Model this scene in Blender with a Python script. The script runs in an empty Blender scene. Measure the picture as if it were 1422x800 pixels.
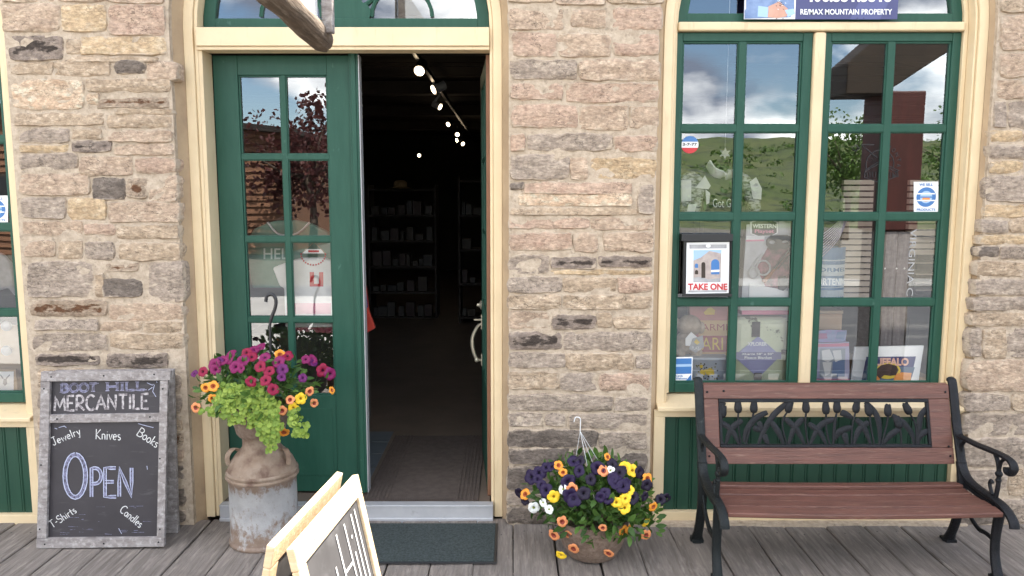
import bpy, bmesh, math, random
from mathutils import Vector, Matrix, noise
R = random.Random(7)
S = bpy.context.scene
COL = S.collection

# ---------------------------------------------------------------- camera
FPX, PITCH, DIST, EYE = 1080.0, math.radians(6.86), 3.9, 1.72
cam_d = bpy.data.cameras.new('camera'); cam = bpy.data.objects.new('camera', cam_d); COL.objects.link(cam)
cam.location = (0, -DIST, EYE); cam.rotation_euler = (math.radians(90) - PITCH, 0, 0)
cam_d.sensor_width = 36; cam_d.lens = FPX / 1422 * 36; cam_d.clip_start = 0.05; cam_d.clip_end = 3000
S.camera = cam

# ---------------------------------------------------------------- sky, sun, exposure
SUN_DIR = Vector((0.50, 0.57, 1.0)).normalized()
SUN_EL = math.asin(SUN_DIR.z); SUN_AZ = math.atan2(SUN_DIR.x, SUN_DIR.y)
W = bpy.data.worlds.new('World'); S.world = W; W.use_nodes = True
nt = W.node_tree; nt.nodes.clear()
def wn(t): return nt.nodes.new(t)
out = wn('ShaderNodeOutputWorld'); bg = wn('ShaderNodeBackground'); bg.inputs['Strength'].default_value = 0.10
sky = wn('ShaderNodeTexSky'); sky.sky_type = 'NISHITA'; sky.sun_disc = False
sky.sun_elevation = SUN_EL; sky.sun_rotation = SUN_AZ; sky.air_density = 1.0; sky.dust_density = 0.25; sky.ozone_density = 2.0
tc = wn('ShaderNodeTexCoord'); mp = wn('ShaderNodeMapping'); mp.inputs['Scale'].default_value = (1.8, 1.8, 3.6)
mp.inputs['Location'].default_value = (0.35, 0.1, 0.3)
n1 = wn('ShaderNodeTexNoise'); n1.inputs['Scale'].default_value = 1.25; n1.inputs['Detail'].default_value = 9; n1.inputs['Roughness'].default_value = 0.52
r1 = wn('ShaderNodeValToRGB'); r1.color_ramp.elements[0].position = 0.45; r1.color_ramp.elements[1].position = 0.52
n2 = wn('ShaderNodeTexNoise'); n2.inputs['Scale'].default_value = 2.8; n2.inputs['Detail'].default_value = 8
r2 = wn('ShaderNodeValToRGB'); r2.color_ramp.elements[0].position = 0.42; r2.color_ramp.elements[1].position = 0.62
r2.color_ramp.elements[0].color = (2.6, 3.0, 3.9, 1); r2.color_ramp.elements[1].color = (20.0, 19.6, 18.8, 1)
mx = wn('ShaderNodeMix'); mx.data_type = 'RGBA'
L = nt.links.new
L(tc.outputs['Generated'], mp.inputs['Vector']); L(mp.outputs[0], n1.inputs['Vector']); L(mp.outputs[0], n2.inputs['Vector'])
L(n1.outputs['Fac'], r1.inputs['Fac']); L(n2.outputs['Fac'], r2.inputs['Fac'])
L(r1.outputs['Color'], mx.inputs['Factor']); L(sky.outputs[0], mx.inputs['A']); L(r2.outputs['Color'], mx.inputs['B'])
L(mx.outputs['Result'], bg.inputs['Color']); L(bg.outputs[0], out.inputs['Surface'])
sd = bpy.data.lights.new('sun', 'SUN'); sun = bpy.data.objects.new('sun', sd); COL.objects.link(sun)
sd.energy = 4.6; sd.angle = math.radians(0.53); sd.color = (1.0, 0.93, 0.82)
sun.rotation_euler = SUN_DIR.to_track_quat('Z', 'Y').to_euler()
S.view_settings.view_transform = 'Standard'; S.view_settings.look = 'None'
S.view_settings.exposure = 2.1; S.view_settings.gamma = 1.0; S.view_settings.use_curve_mapping = False
S.render.engine = 'CYCLES'
S.cycles.max_bounces = 8; S.cycles.transparent_max_bounces = 12
try: S.cycles.use_denoising = True
except Exception: pass

# ---------------------------------------------------------------- helpers
CP, SP = math.cos(PITCH), math.sin(PITCH)
def P(px, py, Y):
    """world point on the vertical plane y = Y that was measured at photo pixel (px, py)"""
    u = (px - 711) / FPX; v = (400 - py) / FPX
    dy = CP + v * SP; dz = -SP + v * CP
    t = (Y + DIST) / dy
    return Vector((u * t, Y, EYE + dz * t))
def gnd(px, py, Z=0.0):
    u = (px - 711) / FPX; v = (400 - py) / FPX
    dy = CP + v * SP; dz = -SP + v * CP
    t = (Z - EYE) / dz
    return Vector((u * t, -DIST + dy * t, Z))

class MB:
    def __init__(s): s.v = []; s.f = []; s.m = []; s.cut = None
    def add(s, vs, fs, m=0):
        b = len(s.v); s.v += [tuple(p) for p in vs]
        for f in fs: s.f.append([i + b for i in f]); s.m.append(m)
        return s
    def hexa(s, p, m=0):
        return s.add(p, [(0, 3, 2, 1), (4, 5, 6, 7), (0, 1, 5, 4), (1, 2, 6, 5), (2, 3, 7, 6), (3, 0, 4, 7)], m)
    def box(s, x0, x1, y0, y1, z0, z1, m=0):
        return s.hexa([(x0, y0, z0), (x1, y0, z0), (x1, y1, z0), (x0, y1, z0), (x0, y0, z1), (x1, y0, z1), (x1, y1, z1), (x0, y1, z1)], m)
    def quad(s, a, b, c, d, m=0): return s.add([a, b, c, d], [(0, 1, 2, 3)], m)
    def tube(s, pts, r, n=6, m=0, flat=None, cap=True):
        pts = [Vector(p) for p in pts]; k = len(pts)
        rs = list(r) if isinstance(r, (list, tuple)) else [r] * k
        t0 = (pts[1] - pts[0]).normalized()
        ref = Vector((1, 0, 0)) if flat is not None else (Vector((0, 0, 1)) if abs(t0.z) < .9 else Vector((1, 0, 0)))
        vs = []
        for i in range(k):
            t = (pts[min(i + 1, k - 1)] - pts[max(i - 1, 0)]).normalized()
            a = (ref - t * ref.dot(t)).normalized(); b = t.cross(a)
            if flat is None: ref = a
            wa, wb = (1, 1) if flat is None else flat
            for j in range(n):
                q = 2 * math.pi * (j + .5) / n
                vs.append(pts[i] + a * (math.cos(q) * rs[i] * wa) + b * (math.sin(q) * rs[i] * wb))
        fs = [(i * n + j, i * n + (j + 1) % n, (i + 1) * n + (j + 1) % n, (i + 1) * n + j) for i in range(k - 1) for j in range(n)]
        if cap: fs += [tuple(range(n - 1, -1, -1)), tuple((k - 1) * n + j for j in range(n))]
        return s.add(vs, fs, m)
    def lathe(s, prof, c, n=32, m=0):
        c = Vector(c); vs = []
        for r, z in prof:
            for j in range(n):
                q = 2 * math.pi * j / n; vs.append(c + Vector((r * math.cos(q), r * math.sin(q), z)))
        k = len(prof)
        fs = [(i * n + j, i * n + (j + 1) % n, (i + 1) * n + (j + 1) % n, (i + 1) * n + j) for i in range(k - 1) for j in range(n)]
        return s.add(vs, fs, m)
    def prism(s, pts, d, m=0):
        """pts: 3D polygon (any plane), d: extrusion vector"""
        k = len(pts); d = Vector(d); pts = [Vector(p) for p in pts]
        return s.add(pts + [p + d for p in pts], [tuple(range(k)), tuple(range(2 * k - 1, k - 1, -1))] +
                     [(i, k + i, k + (i + 1) % k, (i + 1) % k) for i in range(k)], m)
    def band(s, A, B, y0, y1, m=0):
        """ring of constant section between two open x/z paths of equal length"""
        k = len(A); vs = []
        for (a, b) in zip(A, B): vs += [(a[0], y0, a[1]), (b[0], y0, b[1]), (b[0], y1, b[1]), (a[0], y1, a[1])]
        fs = []
        for i in range(k - 1):
            for j in range(4): fs.append((4 * i + j, 4 * i + (j + 1) % 4, 4 * i + 4 + (j + 1) % 4, 4 * i + 4 + j))
        fs += [(3, 2, 1, 0), tuple(4 * (k - 1) + j for j in range(4))]
        return s.add(vs, fs, m)
    def ball(s, c, r, sc=(1, 1, 1), n=10, k=7, m=0):
        c = Vector(c); vs = []; fs = []
        for i in range(k + 1):
            a = math.pi * i / k
            for j in range(n):
                q = 2 * math.pi * j / n
                vs.append(c + Vector((math.sin(a) * math.cos(q) * r * sc[0], math.sin(a) * math.sin(q) * r * sc[1], math.cos(a) * r * sc[2])))
        for i in range(k):
            for j in range(n): fs.append((i * n + j, (i + 1) * n + j, (i + 1) * n + (j + 1) % n, i * n + (j + 1) % n))
        return s.add(vs, fs, m)
    def build(s, name, mats, parent=None, smooth=False, bevel=0, merge=False, rnd=False):
        me = bpy.data.meshes.new(name)
        vs = s.v
        if parent is not None:
            inv = world_of(parent).inverted(); vs = [inv @ Vector(p) for p in vs]
        me.from_pydata([tuple(p) for p in vs], [], s.f)
        mats = mats if isinstance(mats, (list, tuple)) else [mats]
        for mt in mats: me.materials.append(mt)
        if len(mats) > 1: me.polygons.foreach_set('material_index', s.m)
        bm = bmesh.new(); bm.from_mesh(me)
        if merge: bmesh.ops.remove_doubles(bm, verts=bm.verts, dist=1e-5)
        if not rnd: bmesh.ops.recalc_face_normals(bm, faces=bm.faces)
        bm.to_mesh(me); bm.free()
        if rnd:
            at = me.attributes.new('rnd', 'FLOAT', 'FACE')
            per = rnd if isinstance(rnd, int) and rnd > 1 else 1
            vals = []; val = 0
            for i in range(len(me.polygons)):
                if i % per == 0: val = R.random()
                vals.append(val)
            at.data.foreach_set('value', vals)
        if smooth:
            me.polygons.foreach_set('use_smooth', [True] * len(me.polygons))
            if smooth is not True: me.set_sharp_from_angle(angle=math.radians(smooth))
        me.update()
        o = link(name, me, parent)
        if bevel:
            b = o.modifiers.new('bevel', 'BEVEL'); b.width = bevel; b.segments = 2; b.limit_method = 'ANGLE'; b.angle_limit = math.radians(40)
        return o
def world_of(o):
    m = o.matrix_basis.copy()
    while o.parent is not None: o = o.parent; m = o.matrix_basis @ m
    return m
def link(name, data, parent=None):
    o = bpy.data.objects.new(name, data); COL.objects.link(o)
    if parent is not None: o.parent = parent
    return o
def thing(name, label, cat, loc=(0, 0, 0), rotz=0, group=None):
    o = link(name, None); o.empty_display_size = .1
    o.location = loc; o.rotation_euler = (0, 0, rotz); tag(o, label, cat, group); return o
def tag(o, label, cat, group=None):
    o['label'] = label; o['category'] = cat; o['kind'] = 'thing'
    if group: o['group'] = group
    return o
def struct(o, kind='structure'): o['kind'] = kind; return o
def arch(x0, x1, zb, zs, n=20):
    c = (x0 + x1) / 2; r = (x1 - x0) / 2
    return [(x0, zb), (x0, zs)] + [(c - r * math.cos(math.pi * i / n), zs + r * math.sin(math.pi * i / n)) for i in range(1, n)] + [(x1, zs), (x1, zb)]
def curve_mesh(cu):
    o = bpy.data.objects.new('tmp', cu); COL.objects.link(o)
    dg = bpy.context.evaluated_depsgraph_get(); me = bpy.data.meshes.new_from_object(o.evaluated_get(dg))
    bpy.data.objects.remove(o); return me
def fill(loops, y0, y1):
    """x/z loops (outer then holes) -> (verts, faces) of a plate from y0 to y1"""
    cu = bpy.data.curves.new('f', 'CURVE'); cu.dimensions = '2D'; cu.fill_mode = 'BOTH'; cu.extrude = abs(y1 - y0) / 2
    for lp in loops:
        sp = cu.splines.new('POLY'); sp.points.add(len(lp) - 1); sp.use_cyclic_u = True
        for p, q in zip(sp.points, lp): p.co = (q[0], q[1], 0, 1)
    me = curve_mesh(cu); yc = (y0 + y1) / 2
    vs = [(v.co.x, yc - v.co.z, v.co.y) for v in me.vertices]; fs = [list(p.vertices) for p in me.polygons]
    bpy.data.meshes.remove(me); bpy.data.curves.remove(cu); return vs, fs
_tx = {}
def text_vf(body, bold=0.0, shear=0.0, ext=0.0):
    k = (body, bold, shear)
    if k not in _tx:
        cu = bpy.data.curves.new('t', 'FONT'); cu.body = body; cu.size = 1; cu.offset = bold; cu.shear = shear; cu.resolution_u = 3
        me = curve_mesh(cu); vs = [(v.co.x, v.co.y) for v in me.vertices]; fs = [list(p.vertices) for p in me.polygons]
        bpy.data.meshes.remove(me); bpy.data.curves.remove(cu)
        x0 = min(v[0] for v in vs); x1 = max(v[0] for v in vs); y0 = min(v[1] for v in vs); y1 = max(v[1] for v in vs)
        _tx[k] = ([((v[0] - x0) / (x1 - x0), (v[1] - y0) / (y1 - y0)) for v in vs], fs)
    return _tx[k]
def text(mb, body, tl, tr, bl, m=0, bold=0.0, shear=0.0):
    """flat lettering filling the parallelogram with corners top-left, top-right, bottom-left"""
    vs, fs = text_vf(body, bold, shear); tl, tr, bl = Vector(tl), Vector(tr), Vector(bl)
    mb.add([bl + (tr - tl) * u + (tl - bl) * v for u, v in vs], fs, m)
def ptext(mb, body, x0, y0, x1, y1, Y, m=0, **k):
    text(mb, body, P(x0, y0, Y), P(x1, y0, Y), P(x0, y1, Y), m, **k)
def pquad(mb, pts, Y, m=0): mb.add([P(a, b, Y) for a, b in pts], [tuple(range(len(pts)))], m)
def disc(mb, c, r, Y, m=0, n=24, ry=None):
    ry = ry or r
    mb.add([(c.x + r * math.cos(2 * math.pi * i / n), Y, c.z + ry * math.sin(2 * math.pi * i / n)) for i in range(n)], [tuple(range(n))], m)
def ring(mb, c, r0, r1, Y, m=0, n=32, a0=0, a1=2 * math.pi):
    vs = []
    for i in range(n + 1):
        a = a0 + (a1 - a0) * i / n
        vs += [(c.x + r0 * math.cos(a), Y, c.z + r0 * math.sin(a)), (c.x + r1 * math.cos(a), Y, c.z + r1 * math.sin(a))]
    mb.add(vs, [(2 * i, 2 * i + 1, 2 * i + 3, 2 * i + 2) for i in range(n)], m)
def smooth_path(pts, n=6):
    """Catmull-Rom through points"""
    pts = [Vector(p) for p in pts]; o = []
    for i in range(len(pts) - 1):
        p0 = pts[max(i - 1, 0)]; p1 = pts[i]; p2 = pts[i + 1]; p3 = pts[min(i + 2, len(pts) - 1)]
        for j in range(n):
            t = j / n
            o.append(0.5 * ((2 * p1) + (p2 - p0) * t + (2 * p0 - 5 * p1 + 4 * p2 - p3) * t * t + (3 * p1 - p0 - 3 * p2 + p3) * t ** 3))
    return o + [pts[-1]]

# ---------------------------------------------------------------- materials
def srgb(r, g, b):
    f = lambda c: (c / 255 / 12.92) if c / 255 <= .04045 else ((c / 255 + .055) / 1.055) ** 2.4
    return (f(r), f(g), f(b))
def mat(name, c1, c2=None, rough=.6, scale=6, stretch=(1, 1, 1), lo=.35, hi=.65, bump=0, bscale=50, bstretch=None, metal=0, spec=.5,
        c3=None, s3=14, t3=(.55, .7), stretch3=None, detail=6, attr=None, coat=0):
    m = bpy.data.materials.new(name); m.use_nodes = True; t = m.node_tree; N = t.nodes.new; K = t.links.new
    b = t.nodes['Principled BSDF']; b.inputs['Roughness'].default_value = rough; b.inputs['Metallic'].default_value = metal
    b.inputs['Specular IOR Level'].default_value = spec; b.inputs['Coat Weight'].default_value = coat
    b.inputs['Base Color'].default_value = (*c1, 1)
    if c2 is None and not bump and c3 is None: return m
    tc = N('ShaderNodeTexCoord'); oi = N('ShaderNodeObjectInfo')
    ml = N('ShaderNodeMath'); ml.operation = 'MULTIPLY'; ml.inputs[1].default_value = 37.0; K(oi.outputs['Random'], ml.inputs[0])
    ad = N('ShaderNodeVectorMath'); ad.operation = 'ADD'; K(tc.outputs['Object'], ad.inputs[0]); K(ml.outputs[0], ad.inputs[1])
    def nz(sc, st, de=detail, ro=.6):
        mp = N('ShaderNodeMapping'); mp.inputs['Scale'].default_value = st; K(ad.outputs[0], mp.inputs['Vector'])
        n = N('ShaderNodeTexNoise'); n.inputs['Scale'].default_value = sc; n.inputs['Detail'].default_value = de; n.inputs['Roughness'].default_value = ro
        K(mp.outputs[0], n.inputs['Vector']); return n
    def mr(src, a, z):
        r = N('ShaderNodeMapRange'); r.inputs['From Min'].default_value = a; r.inputs['From Max'].default_value = z; K(src, r.inputs['Value']); return r.outputs[0]
    def mixc(f, A, B):
        x = N('ShaderNodeMix'); x.data_type = 'RGBA'; K(f, x.inputs['Factor'])
        for sck, val in (('A', A), ('B', B)):
            if isinstance(val, tuple): x.inputs[sck].default_value = (*val, 1)
            else: K(val, x.inputs[sck])
        return x.outputs['Result']
    col = c1
    if c2 is not None:
        if attr:
            a = N('ShaderNodeAttribute'); a.attribute_name = attr; col = mixc(a.outputs['Fac'], c1, c2)
        else: col = mixc(mr(nz(scale, stretch).outputs['Fac'], lo, hi), c1, c2)
    if c3 is not None: col = mixc(mr(nz(s3, stretch3 or stretch, 8).outputs['Fac'], *t3), col, c3)
    if not isinstance(col, tuple): K(col, b.inputs['Base Color'])
    if bump:
        bp = N('ShaderNodeBump'); bp.inputs['Strength'].default_value = bump; bp.inputs['Distance'].default_value = .01
        K(nz(bscale, bstretch or stretch, 8).outputs['Fac'], bp.inputs['Height']); K(bp.outputs[0], b.inputs['Normal'])
    return m
def stone_mat(name, c1, c2, c3, stain=None, amt=.5):
    """sandstone: mottled, streaked along the bed, with mortar smeared over its edges (attribute 'edge')"""
    m = mat(name, c1, c2, rough=.9, scale=9, stretch=(1, 1, 1.8), lo=.34, hi=.66, c3=c3, s3=22, t3=(.5, .68), bump=.9, bscale=38, bstretch=(1, 1, 2.2), spec=.2, detail=9)
    t = m.node_tree; N = t.nodes.new; K = t.links.new; b = t.nodes['Principled BSDF']
    src = b.inputs['Base Color'].links[0].from_socket
    tc = N('ShaderNodeTexCoord')
    def nz(sc, st=(1, 1, 1), off=0.0):
        mp = N('ShaderNodeMapping'); mp.inputs['Scale'].default_value = st; mp.inputs['Location'].default_value = (off, off, off); K(tc.outputs['Object'], mp.inputs['Vector'])
        n = N('ShaderNodeTexNoise'); n.inputs['Scale'].default_value = sc; n.inputs['Detail'].default_value = 9; n.inputs['Roughness'].default_value = .65; K(mp.outputs[0], n.inputs['Vector']); return n.outputs['Fac']
    def mix(f, A, Bc):
        x = N('ShaderNodeMix'); x.data_type = 'RGBA'; K(f, x.inputs['Factor']); K(A, x.inputs['A'])
        if isinstance(Bc, tuple): x.inputs['B'].default_value = (*Bc, 1)
        else: K(Bc, x.inputs['B'])
        return x.outputs['Result']
    def mr(s, a, z):
        r = N('ShaderNodeMapRange'); r.inputs['From Min'].default_value = a; r.inputs['From Max'].default_value = z; K(s, r.inputs['Value']); return r.outputs[0]
    if stain is not None:
        a = N('ShaderNodeAttribute'); a.attribute_name = 'core'
        ad = N('ShaderNodeMath'); ad.operation = 'MULTIPLY_ADD'; K(nz(12, (1, 1, 2.2), 3.1), ad.inputs[0]); ad.inputs[1].default_value = 2.2; K(a.outputs['Fac'], ad.inputs[2])
        src = mix(mr(ad.outputs[0], 2.16 - amt * .35, 2.34 - amt * .35), src, stain)
    # small dark pits
    src = mix(mr(nz(70, (1, 1, 1.6), 7.7), .66, .74), src, tuple(.55 * q for q in c1))
    # hairline cracks where a slow noise passes its middle
    cn = N('ShaderNodeMath'); cn.operation = 'SUBTRACT'; K(nz(6.5, (1, 1, 1.7), 11.3), cn.inputs[0]); cn.inputs[1].default_value = .5
    ca = N('ShaderNodeMath'); ca.operation = 'ABSOLUTE'; K(cn.outputs[0], ca.inputs[0])
    cm = N('ShaderNodeMath'); cm.operation = 'MULTIPLY'; K(mr(ca.outputs[0], .009, .003), cm.inputs[0]); K(mr(nz(3.1, (1, 1, 1), 5.5), .44, .54), cm.inputs[1])
    src = mix(cm.outputs[0], src, tuple(.33 * q for q in c1))
    hs = N('ShaderNodeHueSaturation'); K(src, hs.inputs['Color']); K(mr(nz(48, (1, 1, 1.5), 2.2), .30, .72), hs.inputs['Value'])  # fine light-dark noise in the colour mimics shading of a rough face
    rr = hs.inputs['Value'].links[0].from_node; rr.inputs['To Min'].default_value = .56; rr.inputs['To Max'].default_value = 1.30; src = hs.outputs[0]
    a = N('ShaderNodeAttribute'); a.attribute_name = 'edge'
    ad = N('ShaderNodeMath'); ad.operation = 'MULTIPLY_ADD'; K(nz(13, (1, 1, 1.4)), ad.inputs[0]); ad.inputs[1].default_value = 1.7; K(a.outputs['Fac'], ad.inputs[2])
    f = mr(ad.outputs[0], 1.08, .84)
    mc = N('ShaderNodeMix'); mc.data_type = 'RGBA'; K(nz(60), mc.inputs['Factor']); mc.inputs['A'].default_value = (*MORTAR1, 1); mc.inputs['B'].default_value = (*MORTAR2, 1)
    src = mix(f, src, mc.outputs['Result'])
    K(src, b.inputs['Base Color']); return m
MORTAR1 = (.39, .312, .232); MORTAR2 = (.53, .435, .335)
M = {}
M['mortar'] = mat('mortar', MORTAR1, MORTAR2, rough=.95, scale=30, c3=(.27, .22, .165), s3=34, t3=(.56, .70), bump=1.0, bscale=32, spec=.15, detail=9)  # darker blotches put some of the joint shadow into the colour
M['T'] = stone_mat('stone_tan', (0.476, 0.362, 0.254), (0.369, 0.278, 0.194), (0.596, 0.474, 0.349))
M['P'] = stone_mat('stone_pink', (0.489, 0.367, 0.266), (0.405, 0.295, 0.215), (0.596, 0.465, 0.343))
M['R'] = stone_mat('stone_rose', (0.465, 0.331, 0.248), (0.512, 0.374, 0.276), (0.405, 0.272, 0.200))
M['G'] = stone_mat('stone_grey', (0.387, 0.311, 0.249), (0.297, 0.238, 0.188), (0.499, 0.408, 0.320))
M['Y'] = stone_mat('stone_buff', (0.559, 0.419, 0.260), (0.476, 0.340, 0.210), (0.631, 0.498, 0.343))
M['W'] = stone_mat('stone_cream', (0.631, 0.487, 0.349), (0.535, 0.374, 0.254), (0.631, 0.578, 0.442))
M['D'] = stone_mat('stone_dark', (0.260, 0.204, 0.166), (0.211, 0.167, 0.138), (0.317, 0.254, 0.202), (0.058, 0.045, 0.037), .75)
M['B'] = stone_mat('stone_rust', (0.355, 0.268, 0.193), (0.307, 0.231, 0.166), (0.403, 0.320, 0.234), (0.124, 0.061, 0.032), .85)
M['S'] = stone_mat('stone_slate', (0.192, 0.156, 0.129), (0.143, 0.116, 0.096), (0.260, 0.213, 0.174))
M['plaster'] = mat('plaster_tan', (.46, .34, .215), (.36, .26, .165), rough=.9, scale=5, bump=.35, bscale=40, spec=.2, c3=(.30, .22, .15), s3=9, t3=(.6, .75))
M['cream'] = mat('cream_paint', (.72, .575, .365), (.665, .52, .32), rough=.5, scale=4, bump=.15, bscale=26, bstretch=(4, 4, .5), c3=(.54, .42, .25), s3=9, t3=(.58, .78), stretch3=(3, 3, .5))
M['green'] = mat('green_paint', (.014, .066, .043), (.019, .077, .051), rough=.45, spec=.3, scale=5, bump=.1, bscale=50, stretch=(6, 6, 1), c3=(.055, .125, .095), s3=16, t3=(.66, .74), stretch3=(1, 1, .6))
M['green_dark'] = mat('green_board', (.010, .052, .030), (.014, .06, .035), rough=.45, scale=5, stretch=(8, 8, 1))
M['deck'] = mat('grey_plank', (.265, .228, .198), (.145, .122, .106), rough=.85, scale=7, stretch=(9, .55, 1), lo=.3, hi=.7, c3=(.31, .27, .235), s3=9, t3=(.52, .72), stretch3=(5, .8, 1), bump=.8, bscale=14, bstretch=(12, .5, 1), spec=.25, detail=9)
M['oldwood'] = mat('grey_weathered_wood', (.33, .30, .285), (.20, .175, .165), rough=.85, scale=16, stretch=(1, 1, 3), c3=(.44, .41, .39), s3=22, t3=(.5, .7), stretch3=(2, 2, 2), bump=.6, bscale=50, spec=.2)
M['rawwood'] = mat('pale_wood', (.72, .55, .35), (.62, .44, .25), rough=.7, scale=6, stretch=(8, .8, 8), bump=.3, bscale=20, c3=(.78, .63, .44), s3=9, t3=(.5, .7))
M['log'] = mat('weathered_log', (.15, .105, .07), (.085, .06, .042), rough=.85, scale=9, stretch=(5, .6, 5), c3=(.25, .20, .15), s3=12, t3=(.5, .7), bump=.9, bscale=14, bstretch=(6, .5, 6))
M['white'] = mat('white_paint', (.78, .77, .74), (.72, .71, .69), rough=.5, scale=3)
M['slate'] = mat('blackboard', (.022, .018, .021), (.032, .027, .031), rough=.55, scale=5, c3=(.07, .062, .067), s3=9, t3=(.6, .78), stretch3=(1, 1, 5))
M['chalk'] = mat('white_chalk', (.72, .72, .70), (.50, .49, .48), rough=.95, scale=60)
M['chalk_grey'] = mat('grey_chalk', (.50, .46, .46), (.16, .14, .145), rough=.95, scale=70, lo=.42, hi=.6)
M['chalk_blue'] = mat('blue_chalk', (.52, .54, .68), (.32, .34, .46), rough=.95, scale=70)
M['chalk_dim'] = mat('faded_blue_chalk', (.20, .20, .30), (.065, .06, .075), rough=.95, scale=80, lo=.42, hi=.6)
M['chalk_violet'] = mat('violet_chalk', (.36, .35, .46), (.17, .16, .21), rough=.95, scale=80)
M['rust'] = mat('rusty_steel', (.20, .135, .092), (.28, .215, .16), rough=.75, scale=12, c3=(.12, .07, .048), s3=11, t3=(.47, .64), bump=.3, bscale=60, metal=.15)
M['galv'] = mat('galvanised_can', (.36, .365, .385), (.28, .29, .315), rough=.55, scale=7, metal=.25, c3=(.20, .135, .095), s3=16, t3=(.6, .68), stretch=(1, 1, 1), bump=.25, bscale=70)
M['fibre'] = mat('coir_pot', (.155, .105, .075), (.235, .17, .13), rough=.95, scale=55, bump=.9, bscale=90)
M['iron'] = mat('cast_iron', (.008, .009, .0105), (.014, .014, .017), spec=.3, rough=.5, scale=30, bump=.4, bscale=120, metal=.25)
M['iron_green'] = mat('cast_iron_worn', (.010, .013, .0135), (.016, .019, .0195), spec=.3, rough=.5, scale=25, bump=.4, bscale=120, metal=.25, c3=(.075, .085, .075), s3=30, t3=(.64, .74))
M['redwood'] = mat('red_bench_wood', (.148, .060, .042), (.098, .041, .029), rough=.5, scale=7, stretch=(.7, 8, 8), c3=(.20, .11, .078), s3=14, t3=(.56, .72), stretch3=(.8, 6, 6), bump=.35, bscale=18, bstretch=(.6, 9, 9))
M['alu'] = mat('threshold_metal', (.50, .50, .51), (.43, .43, .445), rough=.5, scale=8, metal=.3, c3=(.33, .32, .32), s3=14, t3=(.62, .76))
M['mat_out'] = mat('dark_green_mat', (.020, .030, .029), (.055, .070, .068), rough=.95, scale=95, c3=(.085, .10, .098), s3=160, t3=(.60, .72), bump=.8, bscale=260)
M['mat_in'] = mat('brown_mat', (.105, .080, .066), (.075, .056, .046), rough=.95, scale=25, bump=.7, bscale=200)
M['brass'] = mat('brass', (.62, .50, .24), (.55, .42, .19), rough=.35, scale=20, metal=.7)
M['ivory'] = mat('polished_handle', (.70, .64, .50), rough=.25, metal=.6)
M['brown'] = mat('brown_door_edge', (.23, .105, .055), (.18, .08, .04), rough=.6, scale=10, stretch=(6, 6, .7))
M['black'] = mat('black_plastic', (.016, .016, .018), rough=.4)
M['wire'] = mat('white_wire', (.7, .7, .7), rough=.4)
M['floor_in'] = mat('brown_shop_floor', (.15, .115, .09), (.115, .088, .068), rough=.55, scale=4)
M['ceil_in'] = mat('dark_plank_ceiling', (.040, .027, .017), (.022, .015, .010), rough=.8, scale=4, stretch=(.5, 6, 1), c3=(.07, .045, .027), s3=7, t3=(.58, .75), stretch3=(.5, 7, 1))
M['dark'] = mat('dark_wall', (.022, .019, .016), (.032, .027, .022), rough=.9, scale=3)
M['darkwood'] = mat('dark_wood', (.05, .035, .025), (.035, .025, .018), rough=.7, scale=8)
M['tanwood'] = mat('tan_board', (.42, .31, .20), (.36, .26, .165), rough=.7, scale=6)
M['print_black'] = mat('print_black', (.018, .018, .02), rough=.5)
M['print_red'] = mat('print_red', (.52, .03, .035), rough=.5)
M['print_navy'] = mat('print_navy', (.05, .055, .16), rough=.4)
M['print_blue'] = mat('print_blue', (.05, .17, .42), rough=.4)
M['print_sky'] = mat('print_pale_blue', (.34, .50, .70), rough=.4)
M['print_orange'] = mat('print_orange', (.72, .27, .06), rough=.4)
M['print_yellow'] = mat('print_yellow', (.68, .49, .06), rough=.4)
M['print_grey'] = mat('print_grey', (.30, .30, .31), (.42, .42, .43), rough=.5, scale=20)
M['print_pink'] = mat('print_pink', (.62, .22, .32), rough=.4)
M['print_stone'] = mat('print_stone', (.47, .40, .36), (.36, .30, .28), rough=.5, scale=40)
M['paper'] = mat('white_paper', (.80, .80, .79), rough=.6)
M['skin'] = mat('print_skin', (.60, .34, .25), (.52, .28, .20), rough=.5, scale=18)
M['denim'] = mat('print_denim', (.12, .19, .36), (.20, .29, .47), rough=.5, scale=22)
M['gravel'] = mat('pale_gravel_street', (.16, .145, .12), (.12, .11, .09), rough=.95, scale=3, bump=.3, bscale=30)
def glass_mat():
    m = bpy.data.materials.new('window_glass'); m.use_nodes = True; t = m.node_tree; t.nodes.clear(); N = t.nodes.new; K = t.links.new
    o = N('ShaderNodeOutputMaterial'); mx = N('ShaderNodeMixShader'); tr = N('ShaderNodeBsdfTransparent'); gl = N('ShaderNodeBsdfGlossy')
    tr.inputs['Color'].default_value = (.99, .995, .99, 1); gl.inputs['Roughness'].default_value = 0.0; gl.inputs['Color'].default_value = (.95, .98, 1, 1)
    fr = N('ShaderNodeFresnel'); fr.inputs['IOR'].default_value = 1.5
    a = N('ShaderNodeMath'); a.operation = 'MULTIPLY_ADD'; a.inputs[1].default_value = 1.0; a.inputs[2].default_value = 0.145; a.use_clamp = True
    tc = N('ShaderNodeTexCoord'); nz = N('ShaderNodeTexNoise'); nz.inputs['Scale'].default_value = 5; nz.inputs['Detail'].default_value = 1
    bp = N('ShaderNodeBump'); bp.inputs['Strength'].default_value = .015; bp.inputs['Distance'].default_value = .01
    K(tc.outputs['Object'], nz.inputs['Vector']); K(nz.outputs['Fac'], bp.inputs['Height']); K(bp.outputs[0], gl.inputs['Normal'])
    K(fr.outputs[0], a.inputs[0]); K(a.outputs[0], mx.inputs['Fac']); K(tr.outputs[0], mx.inputs[1]); K(gl.outputs[0], mx.inputs[2]); K(mx.outputs[0], o.inputs['Surface'])
    return m
M['glass'] = glass_mat()
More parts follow.
